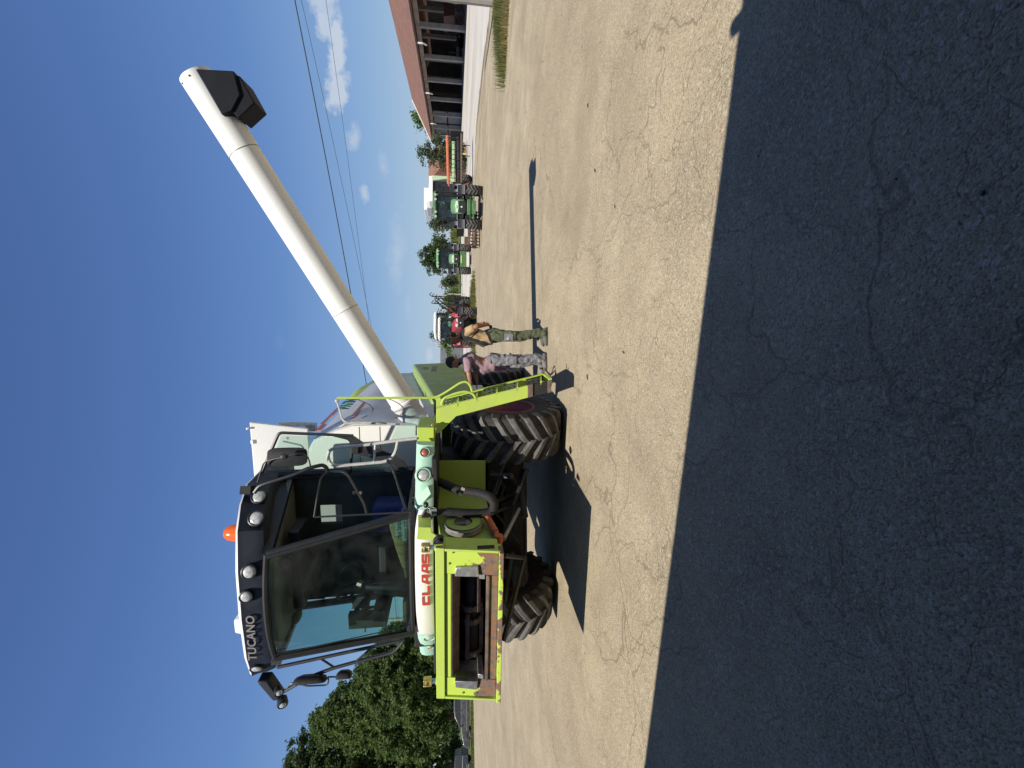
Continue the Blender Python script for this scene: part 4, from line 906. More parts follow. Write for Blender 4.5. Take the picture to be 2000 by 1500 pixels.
# ---------------------------------------------------------------- grain tank, body, engine hood
tk = MB()
prof = [(1.30, 1.80), (1.36, 2.0), (1.37, 2.9), (1.36, 3.12), (1.28, 3.36), (1.12, 3.70), (1.0, 3.76), (-1.0, 3.76), (-1.12, 3.70), (-1.28, 3.36), (-1.36, 3.12), (-1.37, 2.9), (-1.36, 2.0), (-1.30, 1.80)]
def tring(f, k=1.0, dz=0): return [C(l * k, f, z + dz) for l, z in prof]
tk.loft([tring(-.24), tring(-.28, 1.0), tring(-2.2, 1.005), tring(-4.3, .99), tring(-5.0, .97, -.08)]); tank = tk.build('grain_tank', M['grey'], cb, 30, bevel=.01)
mb = MB(); pf_ = [(l * .985, z) for l, z in prof]; mb.prism([C(l, -.20, z) for l, z in pf_], (0, .038, 0)); fw = mb.build('front_wall', M['white'], tank, 30, bevel=.006)
mb = MB()
for z in (2.72, 3.02): mb.bb(.7, 1.33, .195, .203, z - .004, z + .004)
mb.split('panel_seam', M['chain'], tank)
mb = MB(); mb.tube([PF(672, 826, .0), PF(755, 826, .0)], .022, 8); mb.tube(fillet([PF(658, 783, -.1), PF(668, 817, -.05), PF(673, 824, 0), PF(690, 826, 0)], .06), .014, 7); mb.ball(PF(658, 783, -.1), .03, 8); mb.tube([PF(664, 835, 0), PF(674, 828, 0)], .016, 6); mb.build('grab_bar', M['silver'], cb)
for (a, b_, dr_) in (((673, 826), (690, 778), .32), ((746, 826), (756, 778), .26)):     # safety chains hang between post and bar
    A_, B_ = PF(*a, .0), PF(*b_, HF)
    mb = MB(); nL = 34
    for k in range(nL):
        t_ = (k + .5) / nL; p = A_.lerp(B_, t_) - V(0, 0, dr_ * 4 * t_ * (1 - t_)); t2 = t_ + .01; q = A_.lerp(B_, t2) - V(0, 0, dr_ * 4 * t2 * (1 - t2)); d_ = (q - p).normalized()
        e = d_.orthogonal().normalized(); e = e if k % 2 else d_.cross(e)
        mb.tube([p - d_ * .013 + e * .006, p + d_ * .013 + e * .006, p + d_ * .013 - e * .006, p - d_ * .013 - e * .006, p - d_ * .013 + e * .006], .0032, 4)
    mb.build('safety_chain', M['chain'], cb)
# raised lid panel over the tank front
lp = [PF(487, 825, -.10), PF(601, 838, -.20), C(-1.33, -.20, 3.76), C(-1.42, -.10, 4.52)]
mb = MB(); mb.prism(lp, (0, .05, .0)); lid = mb.build('tank_lid', M['white'], cb, 0, bevel=.01)
mb = MB(); q = PF(485, 836, -.1); mb.box(q + V(0, -.02, 0), (.03, .05, .03)); q = PF(493, 863, -.1); mb.box(q, (.06, .04, .04)); mb.split('lid_clip', M['white'], lid, bevel=.008)
mb = MB(); mb.tube([PF(545, 829, -.4), PF(606, 829, -.5)], .035, 4); mb.box(PF(608, 834, -.5), (.1, .12, .14)); mb.build('lid_strut', M['steel'], lid)
# lettering and stripes on the side
def onside(l_, f, z): return C(l_, f, z)
sx_ = PL(690, 803, 1.372)
def side_at(px, py):
    p = PL(px, py, 1.37); 
    if p.z > 2.95:
        for it in range(12):
            z = p.z; l_ = 1.37 if z < 2.9 else (1.37 - .01 * (z - 2.9) / .22 if z < 3.12 else (1.36 - .08 * (z - 3.12) / .24 if z < 3.36 else 1.28 - .16 * (z - 3.36) / .34)); p = PL(px, py, l_ + .004)
    return p
ta, tb_ = side_at(676, 818), side_at(694, 786)
mid = (ta + tb_) / 2
# panel text reads rearwards along the side, leaning with the inward-sloping shoulder
up_ = V(0, 0, 1)
text_mesh('РАПИД', .25, M['decalteal'], 'side_lettering', frame(V(1.385, mid.y, mid.z + .02), V(0, 1, 0), up_), tank, .003, .012, 1.05)
a, b_ = side_at(689, 818), side_at(708, 791)
mb = MB(); mb.bb(1.372, 1.378, a.y, b_.y, a.z - .028, a.z + .028); mb.build('side_stripe', M['decalpink'], tank)
mb = MB()
for (p0, p1, w_) in (((617, 842), (645, 812), .02), ((628, 828), (662, 795), .03), ((648, 812), (668, 792), .012), ((622, 840), (634, 828), .03)):
    a, b_ = side_at(*p0), side_at(*p1); mb.hexa([a + V(.002, 0, -w_), b_ + V(.002, 0, -w_), b_ + V(-.02, 0, -w_), a + V(-.02, 0, -w_), a + V(-.006, 0, w_), b_ + V(-.006, 0, w_), b_ + V(-.03, 0, w_), a + V(-.03, 0, w_)])
mb.split('faded_stripe', M['decalpink'], tank)
g_ = PL(806, 822, 1.375); text_mesh('85', .17, M['decalblue'], 'marker_scribble', frame(V(1.374, g_.y + .02, g_.z), V(0, 1, .15), V(0, 0, 1)), tank, .002, .0, .8)
text_mesh('.-', .13, M['decalblue'], 'marker_scribble', frame(V(1.374, g_.y + .03, g_.z - .14), V(0, 1, .1), V(0, 0, 1)), tank, .002)
# lime engine hood behind the tank
mb = MB(); rings = []
for (f, k, zt) in ((-2.4, .9, 3.78), (-2.6, .98, 3.92), (-4.2, 1.0, 4.0), (-5.4, .98, 3.85), (-5.9, .92, 3.5), (-6.05, .9, 2.6)):
    rings.append([C(-1.15 * k, f, 2.5), C(-1.15 * k, f, zt - .25), C(-1.05 * k, f, zt - .08), C(-.85 * k, f, zt), C(.85 * k, f, zt), C(1.05 * k, f, zt - .08), C(1.15 * k, f, zt - .25), C(1.15 * k, f, 2.5)])
mb.loft(rings); mb.build('engine_hood', M['limedk'], cb, 40, bevel=.02)
mb = MB(); rings = []
for (f, z0, z1, k) in ((-1.0, 1.2, 2.5, 1.0), (-5.2, 1.2, 2.75, 1.0), (-6.3, 1.3, 2.5, .95), (-6.8, 1.35, 1.9, .92)):
    rings.append([C(-1.3 * k, f, z0), C(1.3 * k, f, z0), C(1.3 * k, f, z1), C(-1.3 * k, f, z1)])
mb.loft(rings); mb.build('rear_body', M['olive'], cb, 20, bevel=.02)
# olive side shield with bevelled lit upper edge
s0 = 1.62
top = [PL(842, 774, s0), PL(806, 711, s0)]
rear = [PL(872, 690, s0), PL(915, 700, s0)]
sh_ = [top[0], top[1], V(s0, top[1].y + .25, 1.9), V(s0, top[1].y - .3, 1.38), V(s0, -(-1.6), 1.30), V(s0, top[0].y - .2, 1.45)]
sh_[4] = V(s0, 1.35, 1.30); sh_[5] = V(s0, top[0].y - .15, 1.75)
mb = MB(); mb.prism(sh_, (-.28, 0, 0)); shd = mb.build('side_shield', M['olive'], cb, 20, bevel=.05, seg=3)
c_ = PL(830, 716, s0 + .004); text_mesh('430', .24, M['decalgrey'], 'lettering', frame(V(s0 + .003, c_.y - .25, 2.28), V(0, 1, 0), V(0, 0, 1)), shd, .002, .008)
text_mesh('TUCANO', .17, M['decalgrey'], 'lettering', frame(V(s0 + .003, c_.y - .3, 2.06), V(0, 1, 0), V(0, 0, 1)), shd, .002, .006)
mb = MB(); mb.prism([PL(a, b_, s0 - .14) for a, b_ in ((818, 776), (848, 776), (848, 822), (840, 822))], (-.1, 0, 0)); mb.bb(1.30, 1.50, .55, 1.35, 1.30, 1.78); mb.build('grey_side_panel', M['grey'], cb, 0, bevel=.01)
mb = MB(); mb.hexa([C(1.2, -1.4, 1.2), C(1.5, -1.4, 1.2), C(1.5, -2.6, 1.0), C(1.2, -2.6, 1.0), C(1.2, -1.4, 1.75), C(1.5, -1.4, 1.75), C(1.5, -2.6, 1.7), C(1.2, -2.6, 1.7)]); mb.build('fuel_tank', M['grey'], cb, bevel=.05)

# ---------------------------------------------------------------- unloading auger
AF = -.12
A0 = PF(790, 789, -.44); A1 = PF(383, 149, AF); ad = (A1 - A0).normalized(); ra_ = .195
au = MB(); LN = (A1 - A0).length
au.lathe([(ra_ * .94, 0), (ra_ * 1.08, .02), (ra_ * 1.08, .05), (ra_, .06), (ra_, 1.6), (ra_ * 1.012, 1.602), (ra_ * 1.012, 1.66), (ra_, 1.662), (ra_, LN - .95), (ra_ * 1.012, LN - .948), (ra_ * 1.012, LN - .0), (ra_ * .97, LN), (.001, LN)], o=A0, ax=ad, n=40, cap=False)
auger = au.build('unloading_auger', M['white'], cb, 40)
M['spoutblk'] = plain('black_rubber_spout', (.005, .006, .009), .6, .4, 8, spec=.2)
mb = MB()
for k in (1.63, LN - .95): mb.lathe([(ra_ * 1.014, k - .004), (ra_ * 1.016, k), (ra_ * 1.014, k + .004)], o=A0, ax=ad, n=40, cap=False)
mb.split('seam', M['chain'], auger)
mb = MB()                                             # swan neck at the base
el = [A0 + ad * .02, A0 - ad * .12, A0 - ad * .26 + V(-.03, 0, -.04), C(1.30, AF - .30, 2.12), C(1.2, AF - .30, 1.85)]
mb.tube(fillet(el, .15), .2, 20); mb.build('swan_neck', M['grey'], auger)
mb = MB()
for k in range(5):
    a = .6 + k * .8; e1 = ad.orthogonal().normalized(); e2 = ad.cross(e1); mb.ball(A1 - ad * .06 + (e1 * math.cos(a) + e2 * math.sin(a)) * ra_ * 1.01, .014, 6)
mb.split('rivet', M['chain'], auger)
def AP(px, py, f=AF - .0): return PF(px, py, f)
dn = ad.cross(V(0, 1, 0)).normalized()
if dn.z > 0: dn = -dn                                # points down and outwards, square to the tube
s0_, s1_ = LN + .02, LN - .78
def sk(s, d_, y): return A0 + ad * s + dn * d_ + V(0, y, 0)
mb = MB()

for (pl_, h_) in (([(381, 134), (456, 138), (469, 185), (452, 217), (433, 224)], .215), ([(459, 146), (468, 148), (498, 201), (465, 231), (450, 214)], .185)):
    cF = [PF(a, b_, AF + h_) for a, b_ in pl_]; 
    cen = sum(cF, V(0, 0, 0)) / len(cF); inn = [p.lerp(cen, .05) for p in cF]
    mb.loft([cF, [p + V(0, 2 * h_, 0) for p in cF]], cap=True)
spout = mb.build('spout', M['spoutblk'], auger, 15, bevel=.012)

# ---------------------------------------------------------------- things lying inside the cab
def cw(p): return cb_m @ p
cb_m = Matrix.Translation(ORG) @ Matrix.Rotation(-YAW, 4, 'Z')
pc_ = PF(788, 1036, 1.70); mb = MB(); pw, ph = .50, .19
npt = empty('number_plate', cw(pc_), -YAW, 'pale green number plate propped inside the cab windscreen above the fascia', 'number plate')
mb.box((0, 0, 0), (pw * .56, .004, ph)); mb.build('plate_board', M['plate'], npt, 0, bevel=.001); npt.rotation_euler = (R(-6), 0, -YAW - .10)
text_mesh('Стара Загора', .066, M['plateblk'], 'plate_lettering', frame(V(0, -.003, .045), V(1, 0, 0), V(0, 0, 1)), npt, .0008, .001, .62)
text_mesh('02836 СТ', .085, M['plateblk'], 'plate_lettering', frame(V(.012, -.003, -.045), V(1, 0, 0), V(0, 0, 1)), npt, .0008, .001, .66)
mb = MB(); mb.bb(-.137, -.12, -.0045, -.002, -.075, -.02); mb.build('plate_emblem', M['decalblue'], npt, 0)
a, b_ = PF(776, 1016, 1.64), PF(794, 1128, 1.68); br = empty('broom', cw(a), -YAW, 'yellow straw hand broom lying along the foot of the cab windscreen', 'broom')
d_ = b_ - a; mb = MB(); rings = []
for t_, w_, h_ in ((0, .085, .03), (.1, .10, .04), (.45, .07, .035), (.72, .04, .03), (.8, .03, .028)):
    c_ = d_ * t_; rings.append([c_ + V(0, math.cos(q) * h_, math.sin(q) * w_) for q in [2 * math.pi * k / 14 for k in range(14)]])
mb.loft(rings); mb.v = [p + V(0, 0, .006 * noise.noise(p * 40)) for p in mb.v]; mb.build('bristles', M['straw'], br, 60)
mb = MB(); mb.tube([d_ * .78, d_ * 1.0], .018, 10, r_end=.014); mb.build('broom_handle', M['cardboard'], br)
mb = MB()
for t_ in (.25, .4, .55): mb.tube([d_ * t_ + V(0, math.cos(q) * .043, math.sin(q) * (.098 - .075 * t_)) for q in [2 * math.pi * k / 16 for k in range(17)]], .002, 4)
mb.split('binding', M['rimred'], br)
bx = PF(796, 1195, 1.60); mb = MB(); mb.box((0, 0, 0), (.34, .1, .10)); o = mb.build('cardboard_box', M['cardboard'], None, 0, bevel=.006); o.location = cw(bx); o.rotation_euler = (0, 0, -YAW); tag(o, 'flat brown cardboard box lying inside the cab at the far windscreen corner', 'box')
# ================================================================ THE TWO MEN
def capsule(mb, p0, p1, r0, r1, n=14, sq=(1, 1), ax=None):
    p0, p1 = Vector(p0), Vector(p1); d = p1 - p0; L = d.length; t = d / L if L > 1e-6 else V(0, 0, 1)
    a = Vector(ax) if ax is not None else t.orthogonal(); a = (a - t * a.dot(t)).normalized(); b = t.cross(a)
    rings = []
    def ring(c, r): rings.append([c + a * math.cos(2 * math.pi * i / n) * r * sq[0] + b * math.sin(2 * math.pi * i / n) * r * sq[1] for i in range(n)])
    for k in range(4):
        q = math.pi / 2 * (1 - k / 4); ring(p0 - t * r0 * math.sin(q), max(r0 * math.cos(q), 1e-3))
    ring(p0, r0); ring(p1, r1)
    for k in range(1, 5):
        q = math.pi / 2 * k / 4; ring(p1 + t * r1 * math.sin(q), max(r1 * math.cos(q), 1e-3))
    mb.loft(rings)
def trunk(mb, secs, n=20):                 # secs: centre, half depth (x), half width (y); closed stack of ellipses
    rings = []
    for c, rx, ry in secs:
        rings.append([Vector(c) + V(math.copysign(abs(math.cos(a)) ** .85, math.cos(a)) * rx, math.copysign(abs(math.sin(a)) ** .85, math.sin(a)) * ry, 0) for a in [2 * math.pi * i / n for i in range(n)]])
    mb.loft(rings)
def fuse(mb, name, mat, voxel, smooth=4, parent=None, disp=None, keep=None):
    """one continuous skin round all the shapes in mb"""
    me = bpy.data.meshes.new('tmp'); me.from_pydata([tuple(p) for p in mb.v], [], mb.f); me.update()
    bm = bmesh.new(); bm.from_mesh(me); bmesh.ops.recalc_face_normals(bm, faces=bm.faces); bm.to_mesh(me); bm.free()
    o = bpy.data.objects.new('tmp', me); col.objects.link(o)
    r = o.modifiers.new('r', 'REMESH'); r.mode = 'VOXEL'; r.voxel_size = voxel; r.use_smooth_shade = True
    s_ = o.modifiers.new('s', 'SMOOTH'); s_.iterations = smooth; s_.factor = .5
    bpy.context.view_layer.update()
    m2 = bpy.data.meshes.new_from_object(o.evaluated_get(bpy.context.evaluated_depsgraph_get()))
    bpy.data.objects.remove(o); bpy.data.meshes.remove(me)
    if disp:
        ns = [v.normal.copy() for v in m2.vertices]
        for v, n_ in zip(m2.vertices, ns): v.co = v.co + n_ * disp(v.co)
    if keep:
        bm = bmesh.new(); bm.from_mesh(m2); bmesh.ops.delete(bm, geom=[v for v in bm.verts if not keep(v.co)], context='VERTS'); bm.to_mesh(m2); bm.free()
    m2.polygons.foreach_set('use_smooth', [True] * len(m2.polygons))
    m2.name = name; m2.materials.clear(); m2.materials.append(mat)
    ob = bpy.data.objects.new(name, m2); col.objects.link(ob)
    if parent is not None: ob.parent = parent
    return ob
def hand(mb, wrist, dirv, palm_n, size=1.0, curl=.5, side=1):
    """palm, four unequal curled fingers and a thumb from the side of the palm"""
    d = Vector(dirv).normalized(); pn = Vector(palm_n); pn = (pn - d * pn.dot(d)).normalized(); s = d.cross(pn) * side
    w = Vector(wrist); S = size
    for k in range(4):
        o = (k - 1.5) * .019 * S; capsule(mb, w + s * o * .6 + d * .01 * S, w + s * o + d * .085 * S, .014 * S, .0115 * S, 10)
    for k, ln in enumerate((.066, .076, .071, .055)):
        o = (1.5 - k) * .0205 * S; b = w + s * o + d * .088 * S; a1 = curl * .55; a2 = curl * 1.3; a3 = curl * 1.8
        p = b
        for (a, f, r0, r1) in ((a1, .45, .0100, .0092), (a2, .32, .0092, .0084), (a3, .25, .0084, .0072)):
            q = p + (d * math.cos(a) + pn * math.sin(a)) * ln * f * S; capsule(mb, p, q, r0 * S, r1 * S, 8); p = q
    b = w + s * .030 * S + d * .03 * S; q = b + (s * .75 + d * .6 + pn * .3).normalized() * .042 * S; capsule(mb, b, q, .014 * S, .0115 * S, 8)
    capsule(mb, q, q + (s * .15 + d * .85 + pn * .5).normalized() * .032 * S, .0112 * S, .009 * S, 8)
def head_shapes(mb, c, pitch):
    """skull, jaw, nose, brow, lips, ears around centre c; pitch = nod forward"""
    Rm = Matrix.Rotation(pitch, 3, 'Y')
    def P(x, y, z): return Vector(c) + Rm @ V(x, y, z)
    def bl(x, y, z, rx, ry, rz):
        b = MB(); b.ball((0, 0, 0), 1, 16, (rx, ry, rz)); b.v = [P(x, y, z) + Rm @ p for p in b.v]; mb.add(b.v, b.f)
    bl(-.012, 0, .03, .098, .076, .092); bl(.030, 0, -.035, .066, .060, .078); bl(.050, 0, -.085, .040, .038, .030)
    bl(.078, 0, .018, .018, .046, .014); capsule(mb, P(.088, 0, .008), P(.112, 0, -.028), .009, .014, 8); bl(.096, 0, -.030, .012, .017, .009)
    bl(.086, 0, -.058, .013, .024, .007); bl(.084, 0, -.068, .013, .021, .007); bl(.062, 0, -.098, .022, .020, .016)
    for s in (-1, 1):
        bl(.060, s * .040, -.022, .026, .020, .020); bl(-.008, s * .077, -.012, .020, .009, .032); bl(.072, s * .030, .004, .014, .015, .010)
        bl(.0, s * .058, -.062, .035, .014, .030)
    return P, Rm
skin_m = {}
def skin(name, c):
    mt, t, b = principled(name, c, .55, 0, .35); co = objco(t)
    n1 = noise_n(t, 9, 4, .6, co); lk(t, ramp(t, n1, [(.3, tuple(x * .82 for x in c)), (.7, tuple(min(1, x * 1.15) for x in c))]), b.inputs['Base Color'])
    b.inputs['Subsurface Weight'].default_value = .06; b.inputs['Subsurface Radius'].default_value = (.02, .008, .004); return mt
M['skin1'] = skin('tanned_skin', (.30, .135, .075)); M['skin2'] = skin('light_tanned_skin', (.40, .20, .12))
M['hair'] = plain('black_hair', (.010, .009, .009), .6, .5, 60, bmp=.5)
def cloth(name, c, var=.2, scale=30):
    mt, t, b = principled(name, c, .9, 0, .2); co = objco(t)
    n1 = noise_n(t, 5, 5, .6, co); n2 = noise_n(t, scale * 6, 2, .5, co)
    cc = ramp(t, n1, [(.3, tuple(x * (1 - var) for x in c)), (.7, tuple(min(1, x * (1 + var)) for x in c))]); lk(t, cc, b.inputs['Base Color'])
    b.inputs['Sheen Weight'].default_value = .15; bump(t, b, n2, .15, .002); return mt, t, b, cc, co
M['olivecloth'] = cloth('olive_trousers', (.085, .10, .055), .25)[0]
M['mauve'] = cloth('mauve_cotton', (.30, .205, .23), .12)[0]
M['boot'] = cloth('grey_green_shoe', (.10, .115, .095), .3)[0]
M['bootg'] = cloth('grey_shoe', (.15, .15, .145), .3)[0]
M['sole'] = plain('shoe_sole', (.05, .05, .045), .8, .3, 20)
mt, t, b, cc, co = cloth('tan_and_black_work_shirt', (.42, .29, .16), .12)
sp = N(t, 'ShaderNodeSeparateXYZ'); lk(t, co, sp.inputs[0])
wv = noise_n(t, 7, 3, .5, co)
zc = mathn(t, 'ADD', sp.outputs['Z'], mathn(t, 'MULTIPLY', wv, .05)); xc = mathn(t, 'ADD', sp.outputs['X'], mathn(t, 'MULTIPLY', wv, .05))
shoulder_k = mapr(t, zc, 1.455, 1.465)                              # darker above the shoulder line
frontk = mapr(t, mathn(t, 'ADD', xc, mathn(t, 'MULTIPLY', zc, .30)), .475, .485)   # dark front
low = mapr(t, mathn(t, 'ADD', zc, mathn(t, 'MULTIPLY', xc, .5)), 1.105, 1.095)
strap = mathn(t, 'COMPARE', mathn(t, 'SUBTRACT', zc, mathn(t, 'MULTIPLY', xc, 1.0)), 1.27, .018)
k = mathn(t, 'MAXIMUM', mathn(t, 'MAXIMUM', shoulder_k, frontk), mathn(t, 'MAXIMUM', low, strap))
slv = mapr(t, mathn(t, 'ABSOLUTE', sp.outputs['Y']), .225, .232)
k = mathn(t, 'MULTIPLY', k, mathn(t, 'SUBTRACT', 1.0, mathn(t, 'MULTIPLY', slv, mapr(t, zc, 1.46, 1.45)), clamp=True))
lk(t, mixc(t, k, cc, (.022, .022, .02)), b.inputs['Base Color']); M['workshirt'] = mt
mt, t, b, cc, co = cloth('grey_camouflage_trousers', (.185, .185, .205), .15)
n1 = noise_n(t, 9, 4, .65, co, .8); n2 = noise_n(t, 7, 4, .65, mixc(t, 1.0, co, (.0, .0, .0), 'ADD'), 1.6)
c = mixc(t, mapr(t, n1, .56, .59), cc, (.10, .10, .115)); c = mixc(t, mapr(t, n2, .60, .63), c, (.29, .29, .31)); lk(t, c, b.inputs['Base Color']); M['camo'] = mt
mt, t, b, cc, co = cloth('camouflage_cap', (.24, .22, .13), .2)
n1 = noise_n(t, 26, 4, .6, co, .8); c = mixc(t, mapr(t, n1, .52, .56), cc, (.07, .08, .04)); c = mixc(t, mapr(t, noise_n(t, 18, 3, .6, co), .6, .63), c, (.33, .30, .22)); lk(t, c, b.inputs['Base Color']); M['cap'] = mt
M['eye'] = plain('dark_eye', (.02, .015, .012), .2, .2, 30)

def person(pos, heading, P_, skinm, label, group=None):
    mb = MB(); J = P_
    # continuous body: trunk, neck, head, arms with hands, legs
    trunk(mb, [(J['hipc'] + V(0, 0, -.10), .07, .10), (J['hipc'], .095, .145), (J['waist'], .095, .135), (J['chest'], .105, .16), (J['neckb'] + V(-.01, 0, -.06), .08, .15), (J['neckb'] + V(0, 0, .0), .055, .065)])
    capsule(mb, J['neckb'] + V(0, 0, -.03), J['head'] + V(-.01, 0, -.07), .060, .052)
    Pf, Rm = head_shapes(mb, J['head'], J['nod'])
    for s, a in ((1, 'l'), (-1, 'r')):
        sh, el, wr = J['sh' + a], J['el' + a], J['wr' + a]
        capsule(mb, sh, el, .052, .041); capsule(mb, el, el.lerp(wr, .35), .041, .040); capsule(mb, el.lerp(wr, .35), wr, .040, .027)
        hand(mb, wr, J['hd' + a], J['pn' + a], 1.0, J['curl'], J['sd' + a])
        capsule(mb, J['hip' + a], J['kn' + a], .078, .052); capsule(mb, J['kn' + a], J['an' + a], .050, .036); capsule(mb, J['an' + a], J['an' + a] + V(.075, 0, -.055), .034, .018)
    body = fuse(mb, 'person', skinm, .0075, 3)
    body.location = pos; body.rotation_euler = (0, 0, math.atan2(heading.y, heading.x)); tag(body, label, 'person', group)
    for s in (-1, 1):
        e = MB(); e.ball(Pf(.082, s * .031, .0), .0095, 8); e.build('eye', M['eye'], body, 60)
    return body, Pf, Rm
def fold(scale, amp, sc=(1, 1, 1), off=0):
    def f(p):
        q = V(p.x * sc[0], p.y * sc[1], p.z * sc[2]) * scale + V(off, off, off)
        r = 1 - abs(noise.noise(q)) * 2; return amp * (r * .7 + noise.noise(q * 2.3) * .5 - .35)
    return f
def garments(body, J, shirtm, trm, bootm, loose=0.0, sleeve=.62, hem=-.02, seed=0):
    mb = MB()                               # shirt
    hc, wa, ch, nb = J['hipc'], J['waist'], J['chest'], J['neckb']
    bel = J.get('belly', .02)
    trunk(mb, [(hc + V(bel * .5, 0, hem), .135 + loose, .172), (hc + V(bel * .8, 0, .08), .138 + loose, .168), (wa + V(bel, 0, .02), .137 + loose, .165), (ch.lerp(wa, .4) + V(bel * .5, 0, 0), .137 + loose * .5, .180), (ch, .137, .195), (nb + V(-.012, 0, -.075), .105, .175), (nb + V(-.008, 0, -.03), .08, .12), (nb + V(0, 0, .012), .066, .072)])
    for a in 'lr':
        sh, el = J['sh' + a], J['el' + a]
        capsule(mb, nb.lerp(sh, .55) + V(0, 0, -.03), sh, .07, .074); capsule(mb, sh, sh.lerp(el, sleeve), .075, .068)
    cutp = {a: (J['sh' + a].lerp(J['el' + a], sleeve + .05), (J['el' + a] - J['sh' + a]).normalized()) for a in 'lr'}
    zlo = hc.z + hem - .01
    fuse(mb, 'shirt', shirtm, .011, 3, body, fold(9, .016, (1, 1, .8), seed))
    mb = MB()                               # trousers
    trunk(mb, [(hc + V(0, 0, -.12), .11, .15), (hc + V(0, 0, -.03), .128, .172), (hc + V(0, 0, .05), .125, .165), (wa + V(0, 0, -.06), .118, .158)])
    for a in 'lr':
        hp, kn, an = J['hip' + a], J['kn' + a], J['an' + a]
        capsule(mb, hp, kn, .108, .085); capsule(mb, kn, an + V(-.005, 0, .06), .085, .070); capsule(mb, an + V(-.005, 0, .10), an + V(.015, 0, -.005), .074, .070)
        pk = hp.lerp(kn, .62); sgn = 1 if a == 'l' else -1; b = MB(); b.box(pk + V(-.01, sgn * .088, 0), (.13, .05, .17)); mb.add(b.v, b.f)
    fuse(mb, 'trousers', trm, .011, 3, body, lambda p: fold(11, .020, (1, 1, .75), seed + 5)(p) * (1.35 if p.z < .22 else 1.0))
    for a in 'lr':
        an = J['an' + a]; mb = MB(); y = J.get('toe' + a, 0.0); fx = V(math.cos(y), math.sin(y), 0); g = V(an.x, an.y, 0)
        capsule(mb, g + fx * -.045 + V(0, 0, .05), g + fx * .13 + V(0, 0, .040), .044, .040, sq=(1, 1)); capsule(mb, g + fx * .12 + V(0, 0, .036), g + fx * .185 + V(0, 0, .033), .043, .032); capsule(mb, an + V(-.01, 0, .05), g + fx * .02 + V(0, 0, .07), .052, .048)
        b = MB(); b.bb(-2, 2, -2, 2, -1, .012)
        sho = fuse(mb, 'shoe', bootm, .008, 3, body)
        for v in sho.data.vertices:
            if v.co.z < .016: v.co.z = .016
        ring = []
        for k in range(20):
            q = 2 * math.pi * k / 20; ring.append(g + fx * (.065 + .165 * math.cos(q)) + V(-fx.y, fx.x, 0) * (.048 + .006 * math.cos(q)) * math.copysign(abs(math.sin(q)) ** .7, math.sin(q)) + V(0, 0, .001))
        mb = MB(); mb.prism(ring, (0, 0, .022)); mb.build('sole', M['sole'], sho, 40)
    return

# man in work clothes and cap, hands clasped behind him, facing the machine
J = dict(hipc=V(.015, 0, .95), waist=V(.03, 0, 1.10), chest=V(-.005, 0, 1.30), neckb=V(.03, 0, 1.49), head=V(.075, 0, 1.625), nod=.22, curl=.9,
         shl=V(-.035, .185, 1.41), ell=V(-.14, .30, 1.235), wrl=V(-.165, .13, 1.06), hdl=V(.05, -.7, -.65), pnl=V(.9, 0, .2), sdl=1,
         shr=V(-.035, -.185, 1.41), elr=V(-.15, -.29, 1.22), wrr=V(-.20, -.07, 1.09), hdr=V(.02, .8, -.5), pnr=V(.9, 0, .2), sdr=-1,
         hipl=V(.015, .09, .92), hipr=V(.015, -.09, .92), knl=V(.02, .10, .49), knr=V(.035, -.10, .49), anl=V(-.045, .105, .085), anr=V(-.02, -.125, .085), toel=.12, toer=-.2, belly=.045)
p1 = G(1067, 655)
m1, Pf, Rm = person(p1, V(-.985, .12, 0), J, M['skin1'], 'man in camouflage cap, tan and black shirt and olive trousers, hands behind his back', None)
garments(m1, J, M['workshirt'], M['olivecloth'], M['boot'], .004, .58, -.0, 3)
mb = MB()                                                    # cap
bl = MB(); bl.ball((0, 0, 0), 1, 20, (.108, .086, .098)); bl.v = [Pf(-.012, 0, .045) + Rm @ p for p in bl.v]
mb.add(bl.v, bl.f)
rings = []
for (x, w_, z) in ((.05, .080, .052), (.11, .078, .046), (.155, .066, .034), (.182, .040, .024)):
    rings.append([Pf(x, w_ * math.cos(q), z + .010 * math.sin(q) - .02 * math.cos(q) ** 2) for q in [2 * math.pi * i / 16 for i in range(16)]])
mb.loft(rings)
zc_ = Pf(0, 0, .03)
capo = fuse(mb, 'cap', M['cap'], .0065, 3, m1, keep=lambda c: (Rm.transposed() @ (c - Pf(0, 0, 0))).z > .022 - .10 * max(0, -.02 - (Rm.transposed() @ (c - Pf(0, 0, 0))).x))
mb = MB(); bl = MB(); bl.ball((0, 0, 0), 1, 16, (.088, .079, .072)); bl.v = [Pf(-.026, 0, -.005) + Rm @ p for p in bl.v]; mb.add(bl.v, bl.f)
fuse(mb, 'hair', M['hair'], .008, 2, m1, lambda p: .003 * noise.noise(p * 70), keep=lambda c: (Rm.transposed() @ (c - Pf(0, 0, 0))).x < -.015)
mb = MB(); k_ = J['hipl'].lerp(J['knl'], .58); mb.box(k_ + V(.02, .118, .02), (.12, .014, .15)); mb.build('thigh_pocket', M['camo'], m1, 30, bevel=.006)
mb = MB(); mb.box(k_ + V(.045, .128, .035), (.03, .010, .03)); mb.build('pocket_badge', M['grey'], m1, 0)

